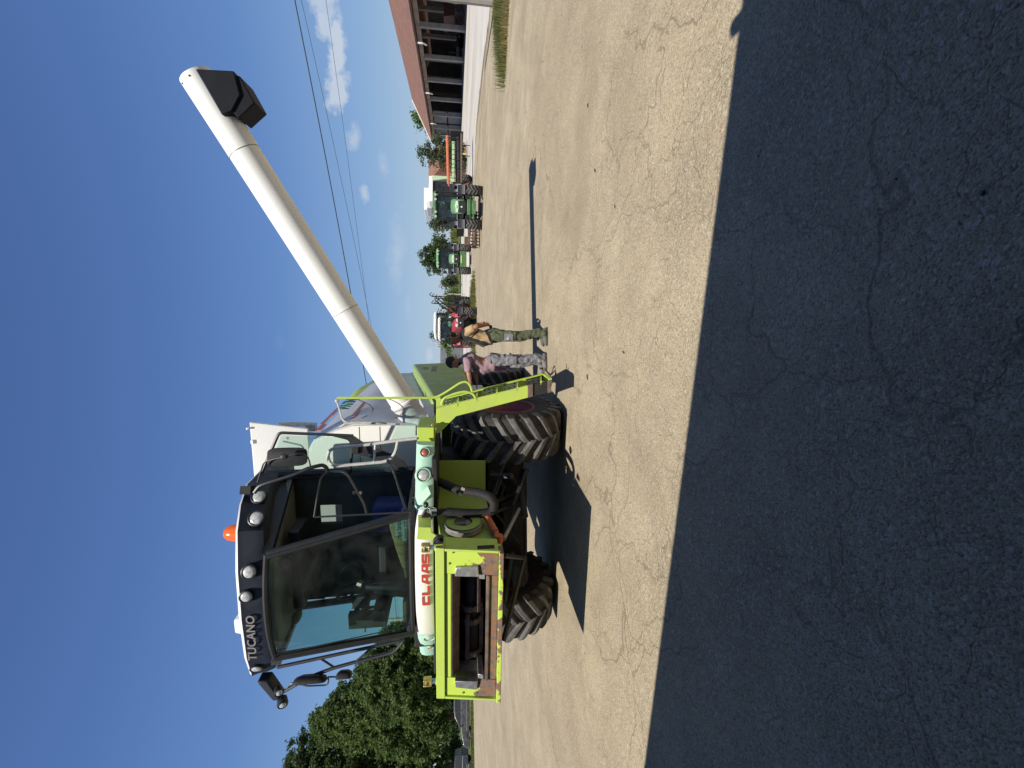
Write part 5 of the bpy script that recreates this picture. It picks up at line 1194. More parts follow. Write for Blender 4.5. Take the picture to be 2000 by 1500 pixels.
# man in mauve T-shirt leaning a hand on the machine's side
J2 = dict(hipc=V(.03, 0, .93), waist=V(.085, 0, 1.09), chest=V(.03, 0, 1.29), neckb=V(.025, 0, 1.47), head=V(.07, 0, 1.615), nod=.42, curl=.35,
          shl=V(.02, .19, 1.40), ell=V(.25, .25, 1.36), wrl=V(.47, .20, 1.325), hdl=V(.95, -.15, .08), pnl=V(0, -.2, -1), sdl=-1,
          shr=V(.02, -.19, 1.40), elr=V(.20, -.26, 1.24), wrr=V(.42, -.20, 1.20), hdr=V(.9, .1, .1), pnr=V(0, .2, -1), sdr=1,
          hipl=V(.02, .09, .90), hipr=V(.04, -.09, .90), knl=V(.0, .10, .46), knr=V(.10, -.10, .47), anl=V(-.03, .11, .085), anr=V(.055, -.12, .085), toel=.25, toer=-.1, belly=.075)
p2 = G(1065.5, 701)
m2_, Pf, Rm = person(p2, V(-.98, .19, 0), J2, M['skin2'], 'dark haired man in mauve T-shirt and grey camouflage trousers, arm stretched to the machine', None)
garments(m2_, J2, M['mauve'], M['camo'], M['bootg'], .012, .60, -.02, 11)
mb = MB(); bl = MB(); bl.ball((0, 0, 0), 1, 20, (.106, .083, .096)); bl.v = [Pf(-.018, 0, .040) + Rm @ p for p in bl.v]; mb.add(bl.v, bl.f)
inv = Rm.transposed()
fuse(mb, 'hair', M['hair'], .007, 2, m2_, lambda p: .005 * noise.noise(p * 60), keep=lambda c: (lambda q: q.z > .055 - .45 * max(0, q.x - .03) * 0 or (q.x < -.02 and q.z > -.045) or (q.x < .02 and q.z > .02))(inv @ (c - Pf(0, 0, 0))))
mb = MB(); bl = MB(); bl.ball((0, 0, 0), 1, 16, (.058, .060, .045)); bl.v = [Pf(.032, 0, -.082) + Rm @ p for p in bl.v]; mb.add(bl.v, bl.f)
fuse(mb, 'beard', M['hair'], .007, 2, m2_, lambda p: .003 * noise.noise(p * 80), keep=lambda c: (lambda q: q.z < -.045 or (q.x < .02 and q.z < -.03))(inv @ (c - Pf(0, 0, 0))))
mb = MB(); ring = [V(.04 + math.cos(q) * .137, math.sin(q) * .178, .945) for q in [2 * math.pi * k / 24 for k in range(24)]]; ring2 = [p + V(0, 0, .045) for p in ring]; mb.loft([ring, ring2], cap=False); mb.build('belt', M['blackmat'], m2_, 40)
# ================================================================ BACKGROUND
def leafmat(name, c, tr=.35):
    mt = bpy.data.materials.new(name); mt.use_nodes = True; t = mt.node_tree; t.nodes.clear()
    co = objco(t); n1 = noise_n(t, .55, 4, .6, co); n2 = noise_n(t, 5, 3, .6, co)
    cc = ramp(t, n1, [(.3, tuple(x * .72 for x in c)), (.7, tuple(x * 1.3 for x in c))]); cc = mixc(t, mathn(t, 'MULTIPLY', mapr(t, n2, .5, .75), .5), cc, tuple((c[0] * 1.7, c[1] * 1.4, c[2] * 1.1)))
    d = N(t, 'ShaderNodeBsdfPrincipled'); d.inputs['Roughness'].default_value = .6; d.inputs['Specular IOR Level'].default_value = .3; lk(t, cc, d.inputs['Base Color'])
    tl = N(t, 'ShaderNodeBsdfTranslucent'); lk(t, mixc(t, .5, cc, (c[0] * 1.5, c[1] * 1.6, c[2] * .7)), tl.inputs[0])
    m_ = N(t, 'ShaderNodeMixShader'); m_.inputs[0].default_value = tr; lk(t, d.outputs[0], m_.inputs[1]); lk(t, tl.outputs[0], m_.inputs[2])
    o = N(t, 'ShaderNodeOutputMaterial'); lk(t, m_.outputs[0], o.inputs['Surface']); return mt
M['leaf1'] = leafmat('walnut_leaves', (.085, .130, .040), .42); M['leaf2'] = leafmat('dark_tree_leaves', (.055, .088, .030), .4); M['leaf3'] = leafmat('bright_leaves', (.095, .15, .035)); M['leaf4'] = leafmat('grey_green_leaves', (.075, .10, .05))
M['bark'] = plain('bark', (.10, .08, .06), .95, .4, 6, bmp=.5); M['barkpale'] = plain('pale_dead_wood', (.42, .38, .33), .9, .25, 6)
M['concrete'] = plain('old_concrete', (.27, .25, .225), .92, .25, 1.2)
def tree(name, base, blobs, nleaf, ls, leaf, label, group=None, trunk_r=.3, seed=1, cat='tree', clump=.55):
    """trunk and limbs plus thousands of small leaves gathered in uneven clumps; blobs: (x, y, z, rx, rz) about the base"""
    rnd = random.Random(seed); base = Vector(base); t = empty(name, base, 0, label, cat, group)
    mb = MB(); top = max(b[2] for b in blobs)
    z0 = min(b[2] - b[4] for b in blobs); hub = V(0, 0, max(z0 * .8, top * .22))
    mb.tube([(0, 0, -.1), (trunk_r * .3, .1, hub.z * .5), hub], [trunk_r * 1.25, trunk_r, trunk_r * .85], 9)
    for (x, y, z, rx, rz) in blobs:
        e = V(x, y, z); mid = hub.lerp(e, .5) + V(rnd.uniform(-.3, .3), rnd.uniform(-.3, .3), rz * .1); mb.tube([hub - V(0, 0, .1), mid, e], [trunk_r * .6, trunk_r * .35, trunk_r * .08], 6)
        for k in range(4):
            q = e + V(rnd.gauss(0, 1), rnd.gauss(0, 1), rnd.gauss(0, .8)).normalized() * rx * .8; mb.tube([mid.lerp(e, rnd.uniform(.1, .8)), q], [trunk_r * .2, .02], 5)
    mb.build('trunk', M['bark'], t)
    tot = sum(b[3] ** 2 * b[4] ** .6 for b in blobs); vs, fs = [], []
    for (x, y, z, rx, rz) in blobs:
        n = int(nleaf * rx ** 2 * rz ** .6 / tot); nc = max(10, int(n / 55)); cl = []
        for k in range(nc):
            d = V(rnd.gauss(0, 1), rnd.gauss(0, 1), rnd.gauss(0, 1)).normalized(); r_ = rnd.random() ** .33
            w_ = 1 + .28 * noise.noise(d * 1.7 + V(x, y, seed)); cl.append(V(d.x * rx * r_ * w_ + x, d.y * rx * r_ * w_ + y, d.z * rz * r_ * w_ + z))
        for k in range(n):
            c = cl[k % nc]; cr = clump * (.7 + .6 * ((k * 7919) % 97) / 97)
            d = V(rnd.gauss(0, 1), rnd.gauss(0, 1), rnd.gauss(0, .75)); p = c + d * cr * .42
            nrm = (d.normalized() * .6 + V(rnd.gauss(0, .6), rnd.gauss(0, .6), rnd.gauss(.35, .6))).normalized(); a = nrm.orthogonal().normalized(); a = Quaternion(nrm, rnd.uniform(0, 6.28)) @ a; b_ = nrm.cross(a); s_ = ls * rnd.uniform(.6, 1.35)
            i = len(vs); vs += [p - a * s_ * .5, p + b_ * s_ * .28 + nrm * s_ * .06, p + a * s_ * .55, p - b_ * s_ * .28 + nrm * s_ * .06]; fs.append((i, i + 1, i + 2, i + 3))
    sheet('crown', vs, fs, leaf, t)
    return t
def bare_tree(base, h, label, seed, group, r0=.12):
    rnd = random.Random(seed); t = empty('bare_tree', base, 0, label, 'tree', group); mb = MB()
    def grow(p, d, L, r, depth):
        q = p + d * L; m_ = p.lerp(q, .5) + V(rnd.uniform(-1, 1), rnd.uniform(-1, 1), 0) * L * .06; mb.tube([p, m_, q], [r, r * .8, r * .6], 5)
        if depth:
            for k in range(rnd.choice((2, 3, 3))):
                nd = (d + V(rnd.uniform(-.55, .55), rnd.uniform(-.55, .55), rnd.uniform(-.05, .35))).normalized(); grow(p.lerp(q, rnd.uniform(.55, 1)), nd, L * rnd.uniform(.5, .75), r * .5, depth - 1)
    grow(V(0, 0, -.1), V(0, 0, 1), h * .36, r0, 4); mb.build('branches', M['barkpale'], t); return t
def P0(px, py, Y): p = AY(px, py, Y); return p
def W(px_per, Y): return px_per / FPX * Y

# big trees beyond the far side of the yard, left of the machine
def bt(px, py, Y): return AY(px, py, Y)
TG = 'tall leafy trees at the left edge of the yard'
def blobset(Y, base, lst):
    return [((AY(px, py, Y) - base).x, dy, AY(px, py, Y).z, r, rz) for (px, py, dy, r, rz) in [(q_[0], q_[1], q_[2], q_[3] * 1.1, q_[4] * 1.1) for q_ in lst]]
b1 = V(AY(880, 1318, 47).x, 47, 0)
tree('leafy_tree', b1, blobset(47, b1, [(742, 1308, 0, 2.3, 2.0), (775, 1275, .5, 2.2, 2.2), (800, 1330, -1, 2.6, 2.2), (830, 1275, 0, 2.0, 2.0), (760, 1350, 0, 2.4, 2.2), (842, 1340, .5, 2.3, 1.7), (715, 1335, .8, 1.7, 1.5), (815, 1240, .8, 1.6, 1.8), (845, 1255, -.4, 1.7, 1.4)]), 60000, .33, M['leaf1'], 'bushy green tree rising directly behind the far mirror of the combine', TG, .26, 11)
b2 = V(AY(880, 1402, 50).x, 50, 0)
tree('leafy_tree', b2, blobset(50, b2, [(665, 1385, 0, 2.3, 2.0), (700, 1420, 1, 2.8, 2.4), (720, 1360, -1, 2.4, 2.2), (762, 1400, 0, 3.0, 2.5), (800, 1440, 1, 2.8, 2.2), (820, 1375, -.5, 2.6, 2.0), (640, 1425, .8, 2.0, 1.8), (852, 1410, -.5, 2.3, 1.2)]), 70000, .33, M['leaf1'], 'broad dark green tree standing over the parked dark estate car', TG, .34, 23)
b3 = V(AY(880, 1500, 54).x, 54, 0)
tree('leafy_tree', b3, blobset(54, b3, [(600, 1475, 0, 2.6, 2.2), (640, 1500, 0, 3.2, 2.8), (690, 1480, -1, 3.0, 2.6), (745, 1500, 0, 3.4, 2.8), (800, 1480, 0, 3.2, 2.4), (845, 1500, -1, 3.0, 1.6), (590, 1530, 0, 3.0, 2.6), (680, 1545, 0, 3.4, 3.0), (780, 1560, 0, 3.4, 3.0)]), 72000, .34, M['leaf2'], 'tallest and darkest tree, cut off by the left edge of the view', TG, .42, 37)
b4 = V(AY(880, 1262, 60).x, 60, 0)
tree('leafy_tree', b4, blobset(60, b4, [(800, 1255, 0, 2.2, 2.6), (835, 1228, 0, 2.2, 2.0), (850, 1285, 0, 2.4, 2.0), (780, 1240, 0, 1.6, 1.6)]), 18000, .33, M['leaf1'], 'smaller tree showing between the cab and the feeder house', TG, .22, 41)

# grass verge and hedge under those trees
gm = MB()
def grass_strip(name, pts, n, h, mat, label, seed, spread=.3, w0=.012):
    rnd = random.Random(seed); vs, fs = [], []
    for k in range(n):
        a, b_ = rnd.choice(list(zip(pts[:-1], pts[1:]))); p = a.lerp(b_, rnd.random()); p = p + V(rnd.gauss(0, spread), rnd.gauss(0, spread), 0); hh = h * rnd.uniform(.4, 1.2); an = rnd.uniform(0, 6.28); w_ = w0 * rnd.uniform(.7, 1.5); ln = hh * .45
        s_ = V(math.cos(an), math.sin(an), 0); l_ = V(math.cos(an + 1.3), math.sin(an + 1.3), 0) * ln * rnd.uniform(.1, 1)
        i = len(vs); vs += [p - s_ * w_, p + s_ * w_, p + s_ * w_ * .6 + l_ * .4 + V(0, 0, hh * .6), p + l_ + V(0, 0, hh), p - s_ * w_ * .6 + l_ * .4 + V(0, 0, hh * .6)]; fs.append((i, i + 1, i + 2, i + 3, i + 4))
    o = sheet(name, vs, fs, mat, None, 'stuff'); tag(o, label, 'grass'); return o
M['blade'] = leafmat('weed_blades', (.15, .165, .055), .4); M['bladedry'] = leafmat('dry_weed_blades', (.22, .19, .08), .3)
grass_strip('weeds', [G(986, 1), G(984, 14), G(984, 28), G(984, 48), G(985, 80), G(987, 142)], 4200, .36, M['blade'], 'strip of weeds and rough grass at the foot of the pole on the right', 5, .26, .008)
grass_strip('dry_grass', [G(993, 5), G(990, 50), G(988, 110)], 1600, .2, M['bladedry'], 'dry flattened grass along the asphalt edge at the right', 6, .22, .008)
grass_strip('weeds', [G(927, 575), G(927, 600), G(928, 625), G(928, 660)], 2600, .40, M['blade'], 'low weeds growing in front of the parked red tractor', 7, .9, .03)
grass_strip('weeds', [G(924.5, 1380), G(925, 1440), G(926, 1500)], 3000, .22, M['blade'], 'low grass edging the asphalt below the parked cars', 8, .5, .03)
grass_strip('meadow_grass', [AY(895, 440, 130), AY(895, 560, 130), AY(895, 700, 130), AY(895, 850, 130)], 9000, 2.2, M['blade'], 'tall green growth far across the yard behind the tractors', 9, 4.0, .18)
# pieces of pale pipe lying in the right-hand weeds
mb = MB(); a, b_ = G(993, 8), G(988, 92); mb.tube([a + V(0, 0, .05), b_ + V(0, 0, .05)], .035, 8); o = mb.build('pipe', M['barkpale']); tag(o, 'long pale pipe lying in the weeds at the right', 'pipe')

# far trees and bushes
FG = 'trees beyond the far side of the yard'
def simple_tree(px_top, px_bot, y0, y1, Y, n, leaf, label, seed, name='leafy_tree', group=FG, ls=None, cat='tree', bump_=3):
    rnd = random.Random(seed); yc = (y0 + y1) / 2; base = AY(893, yc, Y); base.z = 0; zt = AY(px_top, yc, Y).z; zb = max(AY(px_bot, yc, Y).z, .3); wd = abs(y1 - y0) / FPX * Y / 2
    bl = []; m_ = max(3, int(bump_ * wd / max(1, (zt - zb) * .4)))
    for k in range(m_ + 3):
        x = rnd.uniform(-.62, .62) * wd; z = zb + (zt - zb) * rnd.uniform(.3, .72); bl.append((x, rnd.uniform(-.4, .4) * wd, z, wd * rnd.uniform(.32, .5), (zt - zb) * rnd.uniform(.24, .34)))
    bl.append((rnd.uniform(-.2, .2) * wd, 0, zb + (zt - zb) * .74, wd * .42, (zt - zb) * .26))
    return tree(name, base, bl, n, ls or W(4.2, Y), leaf, label, group, max(.12, wd * .07), seed, cat, clump=W(9, Y))
simple_tree(803, 905, 198, 276, 150, 3500, M['leaf3'], 'bright green tree showing above the far end of the long barn', 51)
simple_tree(812, 905, 272, 336, 62, 3500, M['leaf4'], 'loose grey green tree behind the orange house', 52)
simple_tree(832, 900, 396, 418, 80, 900, M['leaf4'], 'small pale tree just left of the white grain tank', 53)
simple_tree(833, 898, 415, 458, 75, 2200, M['leaf4'], 'grey green tree behind the near green tractor', 54)
simple_tree(818, 900, 452, 540, 66, 6500, M['leaf2'], 'round dark tree standing behind the second green tractor', 55)
simple_tree(862, 897, 540, 572, 95, 1400, M['leaf4'], 'low round bush right of the bare dead stems', 56, 'bush', 'bushes beyond the yard', None, 'bush')
simple_tree(864, 897, 560, 600, 90, 1500, M['leaf3'], 'pale bush in front of the field edge beside the dead tree', 57, 'bush', 'bushes beyond the yard', None, 'bush')
simple_tree(840, 897, 640, 668, 60, 1500, M['leaf4'], 'small bushy tree behind the white tractor roof', 58)
simple_tree(862, 897, 655, 690, 58, 1300, M['leaf3'], 'leafy bush to the left of the capped man', 59, 'bush', 'bushes beyond the yard', None, 'bush')
simple_tree(868, 897, 690, 730, 56, 1400, M['leaf3'], 'bush below the grey roof behind the dark haired man', 60, 'bush', 'bushes beyond the yard', None, 'bush')
simple_tree(884, 912, 276, 345, 58, 2600, M['leaf3'], 'row of low shrubs behind the old combine header', 64, 'bush', 'bushes beyond the yard', None, 'bush', 6)
simple_tree(880, 897, 268, 300, 62, 1200, M['leaf3'], 'bush at the far corner of the long barn', 61, 'bush', 'bushes beyond the yard', None, 'bush')
simple_tree(878, 897, 1255, 1300, 75, 1200, M['leaf2'], 'dark bush low behind the feeder house', 62, 'bush', 'bushes beyond the yard', None, 'bush')
simple_tree(864, 899, 1345, 1440, 85, 5000, M['leaf2'], 'hedge showing under the big trees above the parked car', 65, 'hedge', 'bushes beyond the yard', None, 'hedge', 8)
simple_tree(866, 899, 1420, 1520, 88, 5000, M['leaf3'], 'lighter hedge under the big trees at the left edge', 66, 'hedge', 'bushes beyond the yard', None, 'hedge', 8)
simple_tree(872, 915, 1440, 1500, 58, 2200, M['leaf2'], 'shaded shrub behind the parked vehicles at the left edge', 63, 'bush', 'bushes beyond the yard', None, 'bush')
DG = 'bare dead trees in the distance'
for (py, Y, zpx, sd, lb) in ((574, 70, 815, 71, 'thin pale dead tree, farthest right of the bare ones'), (604, 62, 822, 72, 'pale dead tree standing behind the white tractor'), (628, 75, 828, 73, 'dead tree rising above the white tractor roof'), (660, 66, 818, 74, 'largest dead tree, left of the tractors behind the capped man'), (676, 68, 826, 75, 'dead tree nearest the grey roofed shed')):
    b_ = AY(893, py, Y); b_.z = 0; bare_tree(b_, AY(zpx, py, Y).z * 1.0, lb, sd, DG, .10)

# ---------------------------------------------------------------- long tiled barn on the right
bA, bB = G(912.5, 0), G(900.3, 270)
dv = (bB - bA).normalized(); nv = V(dv.y, -dv.x, 0)
def BP(px, py, off=0.0):
    """point of the photo on the barn's upright front plane (or one set back by off): distance along, height"""
    d = ray(px, py); o_ = bA + nv * off; t_ = (o_ - CAM).dot(nv) / d.dot(nv); p = CAM + d * t_; return (p - bA).dot(dv), p.z
def bw(s, off, z): return bA + dv * s + nv * off + V(0, 0, z)
sE = (bB - bA).length; sN = -34.0
def tiles():
    mt, t, b = principled('red_clay_tiles', (.36, .14, .08), .85); co = objco(t)
    br_ = N(t, 'ShaderNodeTexBrick'); br_.inputs['Scale'].default_value = 1.0; br_.inputs['Mortar Size'].default_value = .05; br_.inputs['Brick Width'].default_value = .75; br_.inputs['Row Height'].default_value = .9
    br_.inputs['Color1'].default_value = (.33, .155, .095, 1); br_.inputs['Color2'].default_value = (.23, .12, .085, 1); br_.inputs['Mortar'].default_value = (.12, .06, .05, 1)
    mp = N(t, 'ShaderNodeMapping'); lk(t, co, mp.inputs[0]); lk(t, mp.outputs[0], br_.inputs['Vector'])
    mp2 = N(t, 'ShaderNodeMapping'); mp2.inputs['Scale'].default_value = (.16, .9, 2.6); lk(t, co, mp2.inputs[0]); n1 = noise_n(t, 1.0, 6, .75, mp2.outputs[0]); c = mixc(t, mathn(t, 'MULTIPLY', mapr(t, n1, .38, .62), .75), br_.outputs['Color'], (.15, .08, .06)); c = mixc(t, mathn(t, 'MULTIPLY', mapr(t, noise_n(t, 1.6, 4, .7, co), .45, .7), .5), c, (.36, .20, .13)); lk(t, c, b.inputs['Base Color']); bump(t, b, br_.outputs['Fac'], .6, .05); return mt
M['tiles'] = tiles()
M['barnwall'] = plain('barn_panel', (.17, .17, .175), .9, .3, .5); M['barnbeam'] = plain('stained_eave_beam', (.26, .19, .15), .9, .35, .6)
barn = empty('barn', bA, math.atan2(dv.y, dv.x), 'long open-fronted farm barn with red tiled roof and grey concrete columns at the right', 'barn')
def bl_(s, off, z): return V(s, -off, z)                     # barn-local
zE = sum(BP(px, py)[1] for px, py in ((801, 2), (847, 268))) / 2; zB = zE + 1.0
zTop = sum(BP(px, py)[1] for px, py in ((815, 2), (850, 268))) / 2
HALF = 9.0
zr = sum(BP(px, py, HALF)[1] for px, py in ((761, 0), (808, 195))) / 2
sR = BP(808, 195, HALF)[0]
mb = MB(); e0_, e1_ = -.9, zE
sFar = BP(847, 272)[0] + .5
pr = [bl_(sN, -.9, zE), bl_(sFar, -.9, zE), bl_(sR + (sFar - sR) * .0 + 0, HALF, zr), bl_(sN, HALF, zr)]
slope = MB(); slope.prism(pr, (0, 0, .28)); slope.prism([bl_(sN, HALF + .01, zr), bl_(sR, HALF + .01, zr), bl_(sFar, 2 * HALF + .9, zE), bl_(sN, 2 * HALF + .9, zE)], (0, 0, .28))
rf = slope.build('roof', M['tiles'], barn, 0)
mb = MB(); mb.prism([bl_(sFar, -.9, zE - .02), bl_(sFar + .05, -.9, zE - .02), bl_(sR + .05, HALF, zr - .02), bl_(sR, HALF, zr - .02)], (0, 0, .5)); mb.build('verge', M['paper'], rf, 0)
mb = MB(); mb.bb(sN, sE, -.25, .25, zTop, zE - .05); mb.build('eave_beam', M['barnbeam'], barn, 0)
cs = [BP(870, y)[0] for y in (-88, -8, 52, 113, 157, 194, 224, 249, 268)]
for i, s_ in enumerate(cs):
    mb = MB(); mb.bb(s_ - .30, s_ + .30, -.22, .40, 0, zTop - .002); mb.build('column', M['concrete'], barn, 0, bevel=.03)
    if i < 8:
        mb = MB(); mb.bb(s_ - .30 + 3.0, s_ + .30 + 3.0, -8.4, -7.8, 0, zTop + 1.0); mb.build('column', M['concrete'], barn, 0, bevel=.03)
mb = MB(); mb.bb(sN, sE + .2, -2 * HALF, -2 * HALF + .3, 0, zE); mb.bb(sE, sE + .3, -2 * HALF, -.42, 0, zE); mb.bb(sN, sN + .3, -2 * HALF, -.42, 0, zE); mb.build('wall', M['barnwall'], barn, 0)
mb = MB(); mb.prism([bl_(sE + .02, 0, zE + .001), bl_(sR - .5, HALF, zr - .1), bl_(sE + .02, 2 * HALF, zE + .001)], (.25, 0, 0)); mb.build('gable', M['barnwall'], barn, 0)
for i in (6, 7):
    for zz in (.1, zTop * .52):
        mb = MB(); mb.bb(cs[i] + .5, cs[i + 1] - .5, -.9, -.7, zz, zz + zTop * .46); mb.build('infill_panel', M['barnwall'], barn, 0, bevel=.03)
for (px, py) in ((812, 68), (833, 170), (846, 232)):
    s_, z_ = BP(px, py); mb = MB(); mb.tube(fillet([bl_(s_, -1.0, zE - .1), bl_(s_, -1.0, zE - .9), bl_(s_ + .9, -.8, zE - 1.3)], .3), .13, 6); mb.build('drain_pipe', M['paper'], barn)
# things stored inside, dim in the shade
def stored(name, label, cat, s, off, fn, mat):
    p = bw(s, off, 0); e = empty(name, p, math.atan2(dv.y, dv.x), label, cat); m_ = MB(); fn(m_); m_.build('frame', mat, e); return e
M['darkred'] = paint('dark_red_machine_paint', (.07, .008, .011), .5, .3); M['yellowp'] = paint('yellow_wheel_paint', (.62, .46, .05), .5, .2)
def drill(m_):
    m_.hexa([V(-2, -.6, 1.6), V(2, -.6, 1.6), V(2, .6, 1.6), V(-2, .6, 1.6), V(-2.3, -1, 3.2), V(2.3, -1, 3.2), V(2.3, 1, 3.2), V(-2.3, 1, 3.2)]); m_.tube([V(-2.2, 0, 1.2), V(2.2, 0, 1.2)], .15, 6)
    for k in range(7): m_.tube([V(-1.9 + .63 * k, 0, 1.2), V(-1.9 + .63 * k, -.4, .2)], .09, 5)
    m_.tube([V(0, 0, 1.3), V(0, 2.4, .9)], .12, 6)
stored('seed_drill', 'dark red seed drill standing in the shade of the barn second bay', 'farm machine', BP(880, 72)[0] + 2, 3.4, drill, M['darkred'])
e = stored('yellow_wheel', 'round yellow machine wheel in the nearest dark bay of the barn', 'wheel', BP(893, 30)[0], 1.5, lambda m_: m_.lathe([(.1, -.2), (.35, -.18), (.75, -.1), (.85, 0), (.75, .1), (.35, .12), (.1, .2)], o=(0, 0, 1.5), ax=(.6, 1, 0), n=20), M['yellowp'])
mb = MB(); mb.lathe([(.12, -.25), (.12, .25)], o=(0, 0, 1.5), ax=(.6, 1, 0), n=10); mb.tube([(0, 0, 0), (0, 0, 1.4)], .1, 6); mb.build('hub', M['black'], e)
def rack(m_):
    for k in range(5): m_.bb(-1.1, 1.1, -.06, .06, 2.6 + k * .42, 2.8 + k * .42)
    m_.tube([V(-1.1, 0, 0), V(-1.1, 0, 4.8)], .08, 5); m_.tube([V(1.1, 0, 0), V(1.1, 0, 4.8)], .08, 5)
stored('slatted_rack', 'pale slatted metal rack standing in the nearest dark barn bay', 'rack', BP(855, 14)[0], 3.0, rack, M['grey'])
def harrow(m_):
    m_.bb(-2, 2, -1, 1, .9, 1.3)
    for k in range(6): m_.lathe([(.05, -.05), (.6, 0), (.05, .05)], o=(-1.7 + .65 * k, -.8, .65), ax=(1, .3, 0), n=12)
    m_.tube([V(0, 1, 1), V(0, 1, 2.6)], .12, 6)
stored('disc_harrow', 'dark disc implement parked behind the third barn column', 'farm machine', BP(890, 135)[0], 3.5, harrow, M['dark'])

# pole at the right edge with three lines running to a far pole
pA = G(966.5, 5); pB = V(AY(893, 1203, 46).x, 46, 0)
zA = AY(568, 0, pA.y).z
pole = empty('utility_pole', pA, 0, 'grey concrete utility pole at the very right edge, mostly out of view', 'pole')
mb = MB(); mb.tube([(0, 0, -.2), (0, 0, zA + .7)], [.17, .11], 10); mb.build('shaft', M['concrete'], pole)
pole2 = empty('utility_pole', pB, 0, 'weathered wooden pole seen through the cab windows', 'pole'); zB2 = AY(716, 1203, 46).z
mb = MB(); mb.tube([(0, 0, -.2), (.1, 0, zB2 + .6)], [.19, .13], 9); mb.build('shaft', M['barkpale'], pole2)
mb = MB(); mb.bb(-1.0, 1.2, -.07, .07, zB2 + .05, zB2 + .2); mb.build('crossarm', M['bark'], pole2)
M['wire'] = plain('overhead_line', (.02, .02, .022), .6, .2, 10)
for (pa, pb, y_b, r_, sag, lb) in ((568, 711, 735, .023, .55, 'thick black overhead cable, highest of the three across the sky'), (580, 722, 640, .009, .75, 'thin overhead wire just below the thick black cable'), (632, 716, 600, .008, .35, 'thin overhead wire, lowest of the three, crossing the clouds')):
    a = V(pA.x, pA.y, AY(pa, 0, pA.y).z); 
    # fit the far end so the span passes through the second photo point
    best = None
    for k in range(60):
        zz = 5 + k * .2; b_ = V(pB.x, pB.y, zz); pts_ = [a.lerp(b_, i / 40) - V(0, 0, sag * 4 * (i / 40) * (1 - i / 40)) for i in range(41)]
        for p in pts_:
            d_ = p - CAM; yf = d_.y * math.cos(PITCH) - d_.z * math.sin(PITCH); X_ = 750 + d_.x / yf * FPX; u_ = (d_.z * math.cos(PITCH) + d_.y * math.sin(PITCH)) / yf * FPX
            if abs((1500 - X_) - y_b) < 22:
                e_ = abs((1000 - u_) - pb)
                if best is None or e_ < best[0]: best = (e_, pts_)
    mb = MB(); mb.tube(best[1], r_, 5); o = mb.build('overhead_line', M['wire'], None, 60); tag(o, lb, 'overhead wire', 'overhead lines across the sky')

# orange house, grey shed, distant low wall
M['orangewall'] = plain('orange_render', (.50, .23, .13), .9, .2, .8); M['shedgrey'] = plain('dark_grey_sheeting', (.115, .12, .13), .7, .12, .6)
h0, h1 = AY(848, 281, 66), AY(880, 330, 66)
hs = empty('house', V((h0.x + h1.x) / 2, 66, 0), .1, 'orange rendered house behind the old combine with the reel', 'house'); hw = (h0.x - h1.x) / 2
mb = MB(); mb.bb(-hw, hw, 0, 7, 0, h0.z - .9); mb.build('wall', M['orangewall'], hs, 0)
mb = MB(); mb.loft([[V(-hw - .3, -.4, h0.z - .9), V(hw + .3, -.4, h0.z - .9), V(hw + .3, 7.4, h0.z - .9), V(-hw - .3, 7.4, h0.z - .9)], [V(-hw - .3, 3.4, h0.z + 1.0), V(hw + .3, 3.4, h0.z + 1.0), V(hw + .3, 3.6, h0.z + 1.0), V(-hw - .3, 3.6, h0.z + 1.0)]]); mb.build('roof', M['tiles'], hs, 0)
mb = MB(); mb.bb(-.5, .5, -.06, .02, 1.2, 2.6); mb.build('window', M['black'], hs, 0)
g0, g1 = AY(858.5, 674, 84), AY(872, 760, 84)
gs = empty('shed', V((g0.x + g1.x) / 2, 84, 0), -.08, 'plain dark grey shed in the distance behind the dark haired man', 'shed'); gw = (g0.x - g1.x) / 2
mb = MB(); mb.bb(-gw, gw, 0, 9, 0, AY(873, 690, 84).z); mb.build('wall', M['shedgrey'], gs, 0)
mb = MB(); zt = g0.z; zb_ = AY(873, 690, 84).z; mb.loft([[V(-gw - .2, -.5, zb_), V(gw + .2, -.5, zb_), V(gw + .2, 9.5, zb_), V(-gw - .2, 9.5, zb_)], [V(-gw - .2, 4.3, zt), V(gw + .2, 4.3, zt), V(gw + .2, 4.7, zt), V(-gw - .2, 4.7, zt)]]); mb.build('roof', M['shedgrey'], gs, 0)

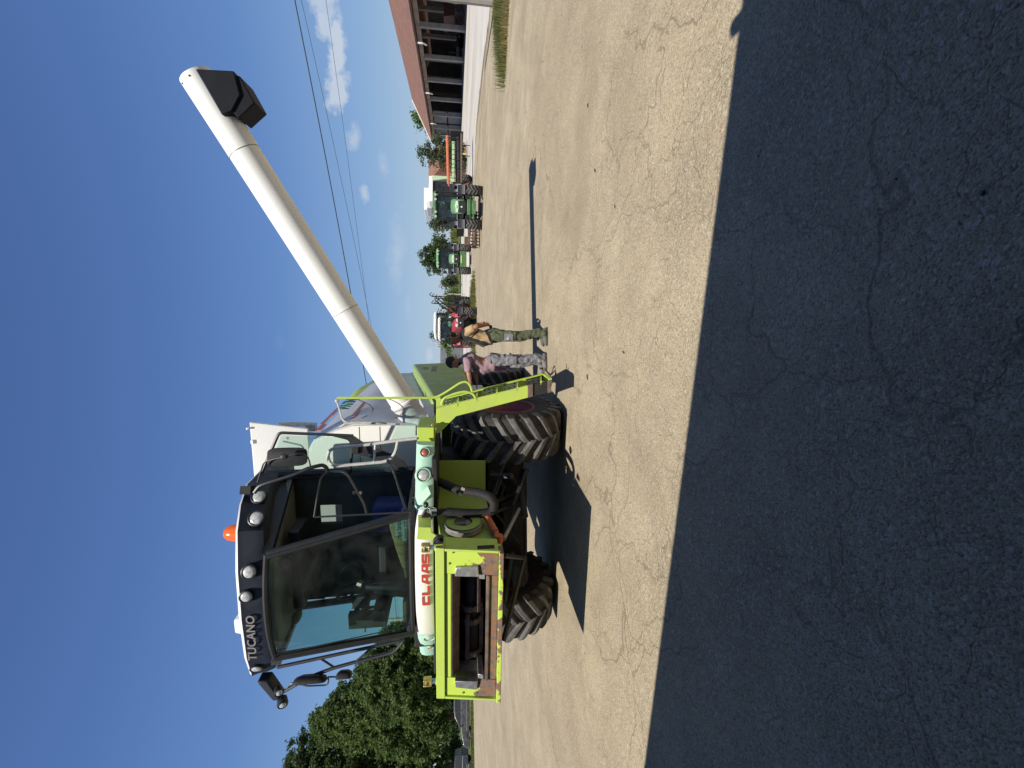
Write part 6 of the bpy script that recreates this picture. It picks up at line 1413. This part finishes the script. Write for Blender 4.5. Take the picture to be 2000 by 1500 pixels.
# ---------------------------------------------------------------- tractors
M['jgreen'] = paint('tractor_green_paint', (.05, .16, .055), .35, .25); M['jgreenl'] = paint('tractor_bonnet_green', (.15, .33, .14), .35, .2)
M['tyellow'] = plain('yellow_stripe', (.75, .62, .05), .5, .1, 20); M['tred'] = paint('tractor_red_paint', (.36, .03, .038), .35, .2); M['cream'] = plain('cream_panel', (.62, .58, .48), .6, .1, 8)
M['rustydirt'] = plain('muddy_steel', (.13, .085, .06), .9, .4, 6, bmp=.3)
def tractor(loc, head, S, label, body0, bonnet, roofm, rimm, group, weight=None, dirty=False, rear_view=False):
    body = M['black'] if body0 is M['jgreen'] else body0
    t = empty('tractor', loc, head, label, 'tractor', group); t.scale = (S, S, S)
    # local: x right of driver, -y forward (towards the viewer), z up
    for (nm, x, y, R_, w_, rr) in (('front_wheel', -.93, -1.45, .68, .50, .36), ('front_wheel', .93, -1.45, .68, .50, .36), ('rear_wheel', -.98, 1.25, .92, .62, .50), ('rear_wheel', .98, 1.25, .92, .62, .50)):
        w_e = empty(nm, (x, y, R_), 0, parent=t); wheel_parts(w_e, R_, w_, rr, 20 if R_ < .8 else 22, rimmat=rimm, lugw=.075)
    m_ = MB(); m_.bb(-.22, .22, -1.9, 1.3, .62, 1.0); m_.tube([V(-.9, -1.45, .66), V(.9, -1.45, .66)], .10, 8); m_.tube([V(-.95, 1.25, .92), V(.95, 1.25, .92)], .14, 8); m_.bb(-.3, .3, .6, 1.6, .7, 1.2); m_.build('chassis', M['dark'], t, bevel=.02)
    m_ = MB(); rings = []
    for (y, w_, z0, z1) in ((-2.12, .30, 1.12, 1.50), (-2.05, .36, 1.08, 1.62), (-1.6, .40, 1.05, 1.74), (-.6, .42, 1.05, 1.84), (.05, .44, 1.05, 1.88)):
        rings.append([V(-w_, y, z0), V(w_, y, z0), V(w_, y, z1 - .14), V(w_ * .72, y, z1 - .03), V(0, y, z1), V(-w_ * .72, y, z1 - .03), V(-w_, y, z1 - .14)])
    m_.loft(rings); bn = m_.build('bonnet', bonnet, t, 50, bevel=.02)
    m_ = MB(); m_.hexa([V(-.33, -2.16, .98), V(.33, -2.16, .98), V(.38, -1.7, .98), V(-.38, -1.7, .98), V(-.31, -2.15, 1.40), V(.31, -2.15, 1.40), V(.385, -1.7, 1.40), V(-.385, -1.7, 1.40)]); gr_ = m_.build('grille', M['black'], bn, bevel=.02)
    for s_ in (-1, 1):
        m_ = MB(); m_.hexa([V(s_ * .06, -2.19, 1.40), V(s_ * .31, -2.17, 1.44), V(s_ * .31, -2.0, 1.44), V(s_ * .06, -2.0, 1.40), V(s_ * .10, -2.16, 1.53), V(s_ * .30, -2.14, 1.56), V(s_ * .30, -2.0, 1.56), V(s_ * .10, -2.0, 1.53)]); m_.build('headlight', M['lens'], bn, 0, bevel=.01)
    m_ = MB(); m_.lathe([(.06, 0), (.05, .015), (.001, .02)], o=(0, -2.17, 1.22), ax=(0, -1, 0), n=14); m_.build('badge', M['grey'], bn)
    # cab
    m_ = MB(); cc = [(-.80, .1), (.80, .1), (.86, 1.35), (-.86, 1.35)]; tp = [(-.76, .18), (.76, .18), (.80, 1.45), (-.80, 1.45)]
    for (a, b_) in zip(cc, tp): m_.tube([V(a[0], a[1], 1.45), V(b_[0], b_[1], 2.72)], .045, 6)
    for q, z in ((cc, 1.45), (tp, 2.72)):
        for k in range(4): a, b_ = q[k], q[(k + 1) % 4]; m_.tube([V(a[0], a[1], z), V(b_[0], b_[1], z)], .04, 6)
    m_.bb(-.7, .7, .15, 1.3, 1.15, 1.46); cf = m_.build('cab_frame', M['black'], t)
    sheet('cab_glass', [V(x, y, 1.47) for x, y in cc] + [V(x, y, 2.7) for x, y in tp], [(0, 1, 5, 4), (1, 2, 6, 5), (2, 3, 7, 6), (3, 0, 4, 7)], M['glasst'], cf)
    m_ = MB(); m_.bb(-.28, .28, .75, 1.05, 1.46, 1.66); m_.bb(-.26, .26, 1.0, 1.14, 1.66, 2.25); m_.build('seat', M['seat'], t, bevel=.04)
    m_ = MB(); m_.tube([V(0, .3, 1.46), V(0, .5, 1.85)], .04, 6); m_.tube([V(math.cos(a) * .2, .5 + math.sin(a) * .14, 1.87 - math.sin(a) * .12) for a in [2 * math.pi * k / 16 for k in range(17)]], .018, 5); m_.build('steering_wheel', M['black'], t)
    m_ = MB(); m_.loft([[V(-.82, .02, 2.74), V(.82, .02, 2.74), V(.84, 1.6, 2.74), V(-.84, 1.6, 2.74)], [V(-.84, -.02, 2.84), V(.84, -.02, 2.84), V(.86, 1.64, 2.84), V(-.86, 1.64, 2.84)], [V(-.7, .2, 2.95), V(.7, .2, 2.95), V(.72, 1.5, 2.95), V(-.72, 1.5, 2.95)]]); rf_ = m_.build('cab_roof', roofm, t, 0, bevel=.03)
    for x in (-.62, -.36, .36, .62):
        m_ = MB(); m_.lathe([(.075, 0), (.07, .03), (.001, .04)], o=(x, -.0, 2.79), ax=(0, -1, -.1), n=12); m_.build('work_light', M['lens'], rf_)
    for s_ in (-1, 1):
        m_ = MB(); m_.loft([[V(s_ * .68 + math.copysign(.0, s_), 1.25 + math.cos(a) * 1.0, .92 + math.sin(a) * 1.0), V(s_ * 1.30, 1.25 + math.cos(a) * 1.0, .92 + math.sin(a) * 1.0), V(s_ * 1.30, 1.25 + math.cos(a) * 1.04, .92 + math.sin(a) * 1.04), V(s_ * .68, 1.25 + math.cos(a) * 1.04, .92 + math.sin(a) * 1.04)] for a in [R(20 + 16 * k) for k in range(10)]]); m_.build('fender', body, t)
        m_ = MB(); m_.loft([[V(s_ * .68, -1.45 + math.cos(a) * .75, .68 + math.sin(a) * .75), V(s_ * 1.18, -1.45 + math.cos(a) * .75, .68 + math.sin(a) * .75), V(s_ * 1.18, -1.45 + math.cos(a) * .77, .68 + math.sin(a) * .77), V(s_ * .68, -1.45 + math.cos(a) * .77, .68 + math.sin(a) * .77)] for a in [R(40 + 14 * k) for k in range(9)]]); m_.build('mudguard', M['black'], t)
        m_ = MB(); m_.tube([V(s_ * .70, .15, 2.4), V(s_ * 1.15, .0, 2.35)], .02, 5); m_.box(V(s_ * 1.16, -.02, 2.2), (.2, .06, .34)); m_.build('mirror', M['blackmat'], t, bevel=.02)
    m_ = MB(); m_.tube([V(.62, .02, 1.2), V(.62, .02, 2.5), V(.62, -.08, 2.65)], .07, 8); m_.build('exhaust', M['black'], t)
    m_ = MB(); m_.bb(.45, .75, -.2, .5, .62, .95); m_.bb(-.75, -.45, -.2, .5, .45, .95); m_.bb(-.8, -.5, .2, .6, .4, .45); m_.build('step', M['black'], t, bevel=.01)
    if weight == 'linkage':
        m_ = MB(); m_.bb(-.42, .42, -2.55, -2.2, .72, .92); m_.bb(-.36, .36, -2.62, -2.35, .42, .66); m_.bb(-.62, -.50, -2.5, -1.6, .5, .62); m_.bb(.50, .62, -2.5, -1.6, .5, .62); m_.tube([V(-.62, -2.42, .55), V(.62, -2.42, .55)], .05, 8); m_.build('front_linkage', M['jgreen'], t, bevel=.03)
    if weight == 'block':
        m_ = MB(); m_.hexa([V(-.62, -2.75, .42), V(.62, -2.75, .42), V(.62, -2.2, .42), V(-.62, -2.2, .42), V(-.62, -2.8, .92), V(.62, -2.8, .92), V(.62, -2.2, .92), V(-.62, -2.2, .92)]); wb = m_.build('front_weight', M['jgreen'], t, bevel=.03)
        m_ = MB(); m_.bb(-.30, .30, -2.805, -2.79, .80, .86); m_.build('stripe', M['tyellow'], wb, 0)
        m_ = MB(); m_.bb(-.5, .5, -2.74, -2.3, .22, .418); m_.build('weight_base', M['cream'], wb, 0)
    return t
TR = 'tractors parked across the yard'
t1 = V(G(942, 408).x + .62, G(942, 408).y + 1.4, 0); hd = math.atan2(t1.x, t1.y)
tractor(t1, -.38, .985, 'nearer green tractor facing the camera, its grille black and bonnet bright green', M['jgreen'], M['jgreenl'], M['jgreen'], M['tyellow'], TR, 'linkage')
t2 = V(G(920, 509).x + .55, G(920, 509).y + 1.6, 0)
tractor(t2, -.27, 1.17, 'farther green tractor with green front weight block and yellow stripe', M['jgreen'], M['jgreenl'], M['jgreenl'], M['tyellow'], TR, 'block')
t3 = V(G(931, 637).x, G(931, 632).y + 1.2, 0)
tractor(t3, .05, .97, 'red tractor with white roof parked behind the capped man', M['tred'], M['tred'], M['white'], M['rimred'], TR)
t4 = V(AY(893, 628, 39).x, 39.5, 0)
tractor(t4, .25, 1.16, 'tall pale tractor parked just beyond the red one', M['mint'], M['mint'], M['white'], M['white'], TR)
# rusty roller-harrow hitched behind the nearer green tractor
q = G(941, 466); hw_ = empty('roller_harrow', V(AY(893, 446, 28.3).x, 28.3, 0), -.12, 'rusty cultivator with toothed rollers sticking out beside the nearer green tractor', 'implement')
mb = MB(); mb.bb(-1.05, 1.05, -.2, .0, .62, .76); mb.bb(-1.05, 1.05, .6, .75, .62, .76); mb.bb(-1.0, -.5, -.1, .6, .74, .98)
for x in (-1.0, -.3, .3, 1.0): mb.bb(x - .05, x + .05, -.2, .75, .63, .75)
mb.build('frame', M['rustydirt'], hw_, bevel=.01)
for y in (-.1, .7):
    mb = MB(); mb.tube([V(-1.05, y, .34), V(1.05, y, .34)], .14, 10)
    for k in range(11):
        x = -1.0 + .2 * k
        for j in range(6): a = 2 * math.pi * j / 6 + k * .4; mb.tube([V(x, y, .34), V(x, y + math.cos(a) * .32, .34 + math.sin(a) * .32)], .035, 4, r_end=.012)
    mb.build('toothed_roller', M['rustydirt'], hw_)
# folded implement beside the pale tractor
q = V(AY(893, 600, 36).x, 36.5, 0); im = empty('folded_cultivator', q, .2, 'folded dark cultivator with tall tine wings beside the pale tractor', 'implement')
mb = MB(); rnd = random.Random(4); mb.bb(-.9, .9, -.1, .1, .9, 1.05); mb.bb(-.08, .08, -1.6, 1.0, .8, .95)
for k in range(26):
    x = -1.0 + .08 * k; z_ = 1.1 + (k % 9) * .17 + k * .045; mb.tube(fillet([V(x, 0, 1.0), V(x, rnd.uniform(-.3, .3), z_), V(x + rnd.uniform(-.3, .3), rnd.uniform(-.3, .3), z_ + .25), V(x + .3, 0, z_ + .05)], .1), .03, 4)
mb.tube([V(-.9, 0, 1.0), V(.9, 0, 3.1)], .05, 6); mb.tube([V(-.9, .1, 1.4), V(.7, 0, 3.2)], .04, 6); mb.build('frame', M['dark'], im)
for x in (-1.0, -.3, .5):
    we = empty('wheel', (x, .2, .62), 0, parent=im); wheel_parts(we, .62, .3, .34, 16)
mb = MB(); mb.bb(-.3, .25, .15, .5, 1.5, 2.2); mb.build('hopper', M['orangewall'], im, bevel=.03)

# ---------------------------------------------------------------- the older combine with its reel header
Yc = 40.5
oc = empty('old_combine', V(AY(893, 350, Yc).x, Yc, 0), 0, 'older pale green combine with orange reel tube and wide dark header', 'combine harvester')
def OC(px, py, dy=0.0):
    p = AY(px, py, Yc); return V(p.x - oc.location.x, dy, p.z)
def obox(name, mat, px0, px1, py0, py1, d0, d1, parent=oc, bevel=.03):
    a, b_ = OC(px0, py0), OC(px1, py1); m_ = MB(); m_.bb(a.x, b_.x, d0, d1, a.z, b_.z); return m_.build(name, mat, parent, 0, bevel)
M['omint'] = paint('faded_green_paint', (.45, .60, .38), .5, .25); M['oorange'] = plain('orange_tube', (.52, .15, .075), .45, .15, 6)
obox('body', M['omint'], 843, 884, 334, 352, .8, 5.0); obox('body_side', M['omint'], 872, 888, 352, 384, 1.2, 5.0)
cb2 = obox('cab', M['black'], 846, 876, 353, 382, .0, 1.2); obox('cab_window', M['glassd'], 849, 866, 355, 381, -.03, -.005, cb2, 0)
obox('cab_roof', M['white'], 838, 845.5, 345, 395, -.2, 1.4); obox('grain_tank', M['white'], 826, 838, 352, 397, 1.5, 4.4); obox('engine_cover', M['grey'], 832, 842, 384, 398, 1.0, 3.0)
a, b_ = OC(874, 287), OC(876.5, 381); m_ = MB(); m_.tube([V(a.x, -1.8, a.z), V(b_.x, -1.8, b_.z)], .13, 10); reel = m_.build('reel_tube', M['oorange'], oc)
for py in (290, 312, 330, 346, 365, 379):
    c_ = OC(875, py); m_ = MB(); m_.tube([V(c_.x, -1.8, c_.z), V(c_.x + .02, -1.75, OC(892, py).z)], .03, 5); m_.tube([V(c_.x, -1.8, c_.z), V(c_.x, -.6, OC(884, py).z)], .03, 5); m_.build('reel_arm', M['dark'], reel)
obox('header_back', M['omint'], 883, 888, 286, 376, -.9, -.7)
a, b_ = OC(895, 284), OC(896, 376); m_ = MB(); m_.tube([V(a.x, -1.2, a.z), V(b_.x, -1.2, b_.z)], .26, 14); m_.build('header_auger', M['dark'], oc)
obox('header_table', M['scour'], 899, 903, 283, 377, -2.0, -.7); obox('header_end', M['dark'], 880, 904, 281.5, 284, -2.2, -.6); obox('header_end', M['dark'], 884, 904, 376, 378.5, -2.2, -.6)
m_ = MB()
for k in range(14):
    c_ = OC(902, 287 + k * 6.6); m_.hexa([V(c_.x - .03, -2.3, c_.z - .04), V(c_.x + .03, -2.3, c_.z - .04), V(c_.x + .05, -1.95, c_.z - .05), V(c_.x - .05, -1.95, c_.z - .05), V(c_.x - .02, -2.3, c_.z), V(c_.x + .02, -2.3, c_.z), V(c_.x + .05, -1.95, c_.z + .03), V(c_.x - .05, -1.95, c_.z + .03)])
m_.split('knife_guard', M['dark'], oc, 0)
for py in (343, 384):
    c_ = OC(911, py); we = empty('front_wheel', V(c_.x, .9, .66), 0, parent=oc); wheel_parts(we, .66, .55, .36, 18)
m_ = MB(); m_.bb(OC(0, 350).x, OC(0, 384).x, .5, 5, .7, 1.4); m_.tube([V(OC(0, 343).x, .9, .7), V(OC(0, 384).x, .9, .7)], .12, 8); m_.build('chassis', M['dark'], oc)
for py in (300, 320): obox('header_leg', M['dark'], 903, 917, py, py + 1.2, -1.5, -1.4, oc, 0)
obox('marker_board', M['lime'], 903, 909, 325, 328, -2.35, -2.3, oc, 0)

# ---------------------------------------------------------------- parked cars at the left
M['cargrey'] = paint('dark_grey_car_paint', (.055, .062, .075), .22, .2); M['carblue'] = paint('dark_blue_car_paint', (.03, .04, .06), .25, .15)
M['hub'] = plain('alloy_wheel', (.30, .30, .31), .4, .2, 20, .5)
def car(loc, head, L, H, label, mat, van=False):
    """x forward, y left; body lofted across from one side outline"""
    c = empty('car', loc, head, label, 'car', 'cars parked under the trees'); W_ = .90
    if not van:
        low = [(-.50, .30), (-.495, .62), (-.47, .92), (-.30, .95), (.0, .96), (.20, .95), (.36, .86), (.46, .74), (.495, .58), (.5, .30)]
        cab_ = [(-.455, .93), (-.41, 1.33), (-.34, 1.43), (-.10, 1.47), (.06, 1.42), (.235, .95)]
    else:
        low = [(-.5, .35), (-.5, 1.0), (.0, 1.02), (.38, 1.0), (.48, .85), (.5, .35)]
        cab_ = [(-.49, 1.0), (-.48, 1.75), (-.1, 1.85), (.2, 1.8), (.36, 1.0)]
    k = H / (1.47 if not van else 1.85)
    def rings(prof, ys): return [[V(x * L * s_, y, z * k) for x, z in prof] for y, s_ in ys]
    m_ = MB(); m_.loft(rings(low, [(-W_, .975), (-W_ + .07, 1.0), (W_ - .07, 1.0), (W_, .975)])); bd = m_.build('body', mat, c, 30, bevel=.05, seg=3)
    m_ = MB(); m_.loft([[V(x * L, y * (1 - .14 * (z - .93)), z * k) for x, z in cab_] for y in (-W_ + .06, -W_ + .10, W_ - .10, W_ - .06)]); gh = m_.build('greenhouse', mat, c, 30, bevel=.04)
    for s_ in (-1, 1):
        inner = [V(x * L * .93 - .02, s_ * (W_ - .052 - .14 * (W_ - .06) * (z - .93)), (z - (.07 if z > 1.1 else -.04)) * k) for x, z in cab_]
        cut = -.02 * L; rear_ = [p for p in inner if p.x <= cut] ; front_ = [p for p in inner if p.x > cut]
        m_ = MB(); m_.prism(inner, (0, s_ * .012, 0)); m_.build('side_window', M['black'], gh, 0)
        m_ = MB(); m_.box(V(cut, s_ * (W_ - .07), 1.18 * k), (.05, .03, .48)); m_.build('door_pillar', mat, gh, 0)
        m_ = MB(); m_.bb(-.33 * L, .25 * L, s_ * W_ - .012, s_ * W_ + .012, .50 * k, .54 * k); m_.build('side_trim', M['chrome'], bd, 0)
        m_ = MB(); m_.box(V(.19 * L, s_ * (W_ + .08), .98 * k), (.1, .16, .11)); m_.build('wing_mirror', mat, c, bevel=.03)
        m_ = MB(); m_.hexa([V(.44 * L, s_ * .50, .66 * k), V(.475 * L, s_ * .85, .66 * k), V(.40 * L, s_ * .87, .66 * k), V(.40 * L, s_ * .5, .66 * k), V(.435 * L, s_ * .52, .79 * k), V(.44 * L, s_ * .84, .78 * k), V(.38 * L, s_ * .86, .80 * k), V(.38 * L, s_ * .5, .80 * k)]); m_.build('headlight', M['lens'], c, 0, bevel=.02)
        for x in (-.29, .315):
            we = empty('wheel', V(x * L, s_ * (W_ - .10), .32), math.pi / 2, parent=c); m_ = MB(); m_.lathe([(.2, -.10), (.30, -.11), (.325, -.08), (.325, .08), (.30, .11), (.2, .10)], ax=(1, 0, 0), n=28); m_.build('tyre', M['rubber'], we)
            m_ = MB(); m_.lathe([(.21, -.112), (.20, -.09), (.05, -.10), (.001, -.10)], ax=(1, 0, 0), n=20, cap=False); m_.lathe([(.21, .112), (.20, .09), (.05, .10), (.001, .10)], ax=(1, 0, 0), n=20, cap=False)
            for q in range(5):
                a = 2 * math.pi * q / 5
                m_.tube([V(-.11 * 1, 0, 0), V(-.105, math.cos(a) * .2, math.sin(a) * .2)], .025, 4); m_.tube([V(.11, 0, 0), V(.105, math.cos(a) * .2, math.sin(a) * .2)], .025, 4)
            m_.build('rim', M['hub'], we)
    m_ = MB(); ws = [V(.215 * L, 0, .985 * k), V(.075 * L, 0, 1.39 * k)]; m_.hexa([V(ws[0].x + .03, -.72, ws[0].z), V(ws[0].x + .03, .72, ws[0].z), V(ws[0].x + .0, .72, ws[0].z), V(ws[0].x, -.72, ws[0].z), V(ws[1].x + .05, -.6, ws[1].z), V(ws[1].x + .05, .6, ws[1].z), V(ws[1].x, .6, ws[1].z), V(ws[1].x, -.6, ws[1].z)]); m_.build('windscreen', M['black'], gh, 0)
    m_ = MB(); m_.bb(.495 * L, .503 * L, -.4, .4, .50 * k, .68 * k); m_.build('grille', M['black'], bd, 0)
    m_ = MB(); m_.tube([V(-.36 * L, .62, 1.46 * k), V(.0, .62, 1.49 * k)], .02, 5); m_.build('roof_rail', M['chrome'], gh); m_ = MB(); m_.tube([V(-.36 * L, -.62, 1.46 * k), V(.0, -.62, 1.49 * k)], .02, 5); m_.build('roof_rail', M['chrome'], gh)
    return c
cF = G(924.3, 1390); dd = V(-math.cos(.47), -math.sin(.47), 0)
ctr = cF + V(-dd.y, dd.x, 0) * -.82
car(ctr, math.atan2(dd.y, dd.x), 5.0, 1.66, 'dark grey estate car with bright headlights parked under the trees at left', M['cargrey'])
c2 = V(AY(893, 1534, 42).x, 42.5, 0)
car(c2, math.pi + .35, 4.6, 1.66, 'dark boxy car in deep shade at the very left edge', M['carblue'], True)
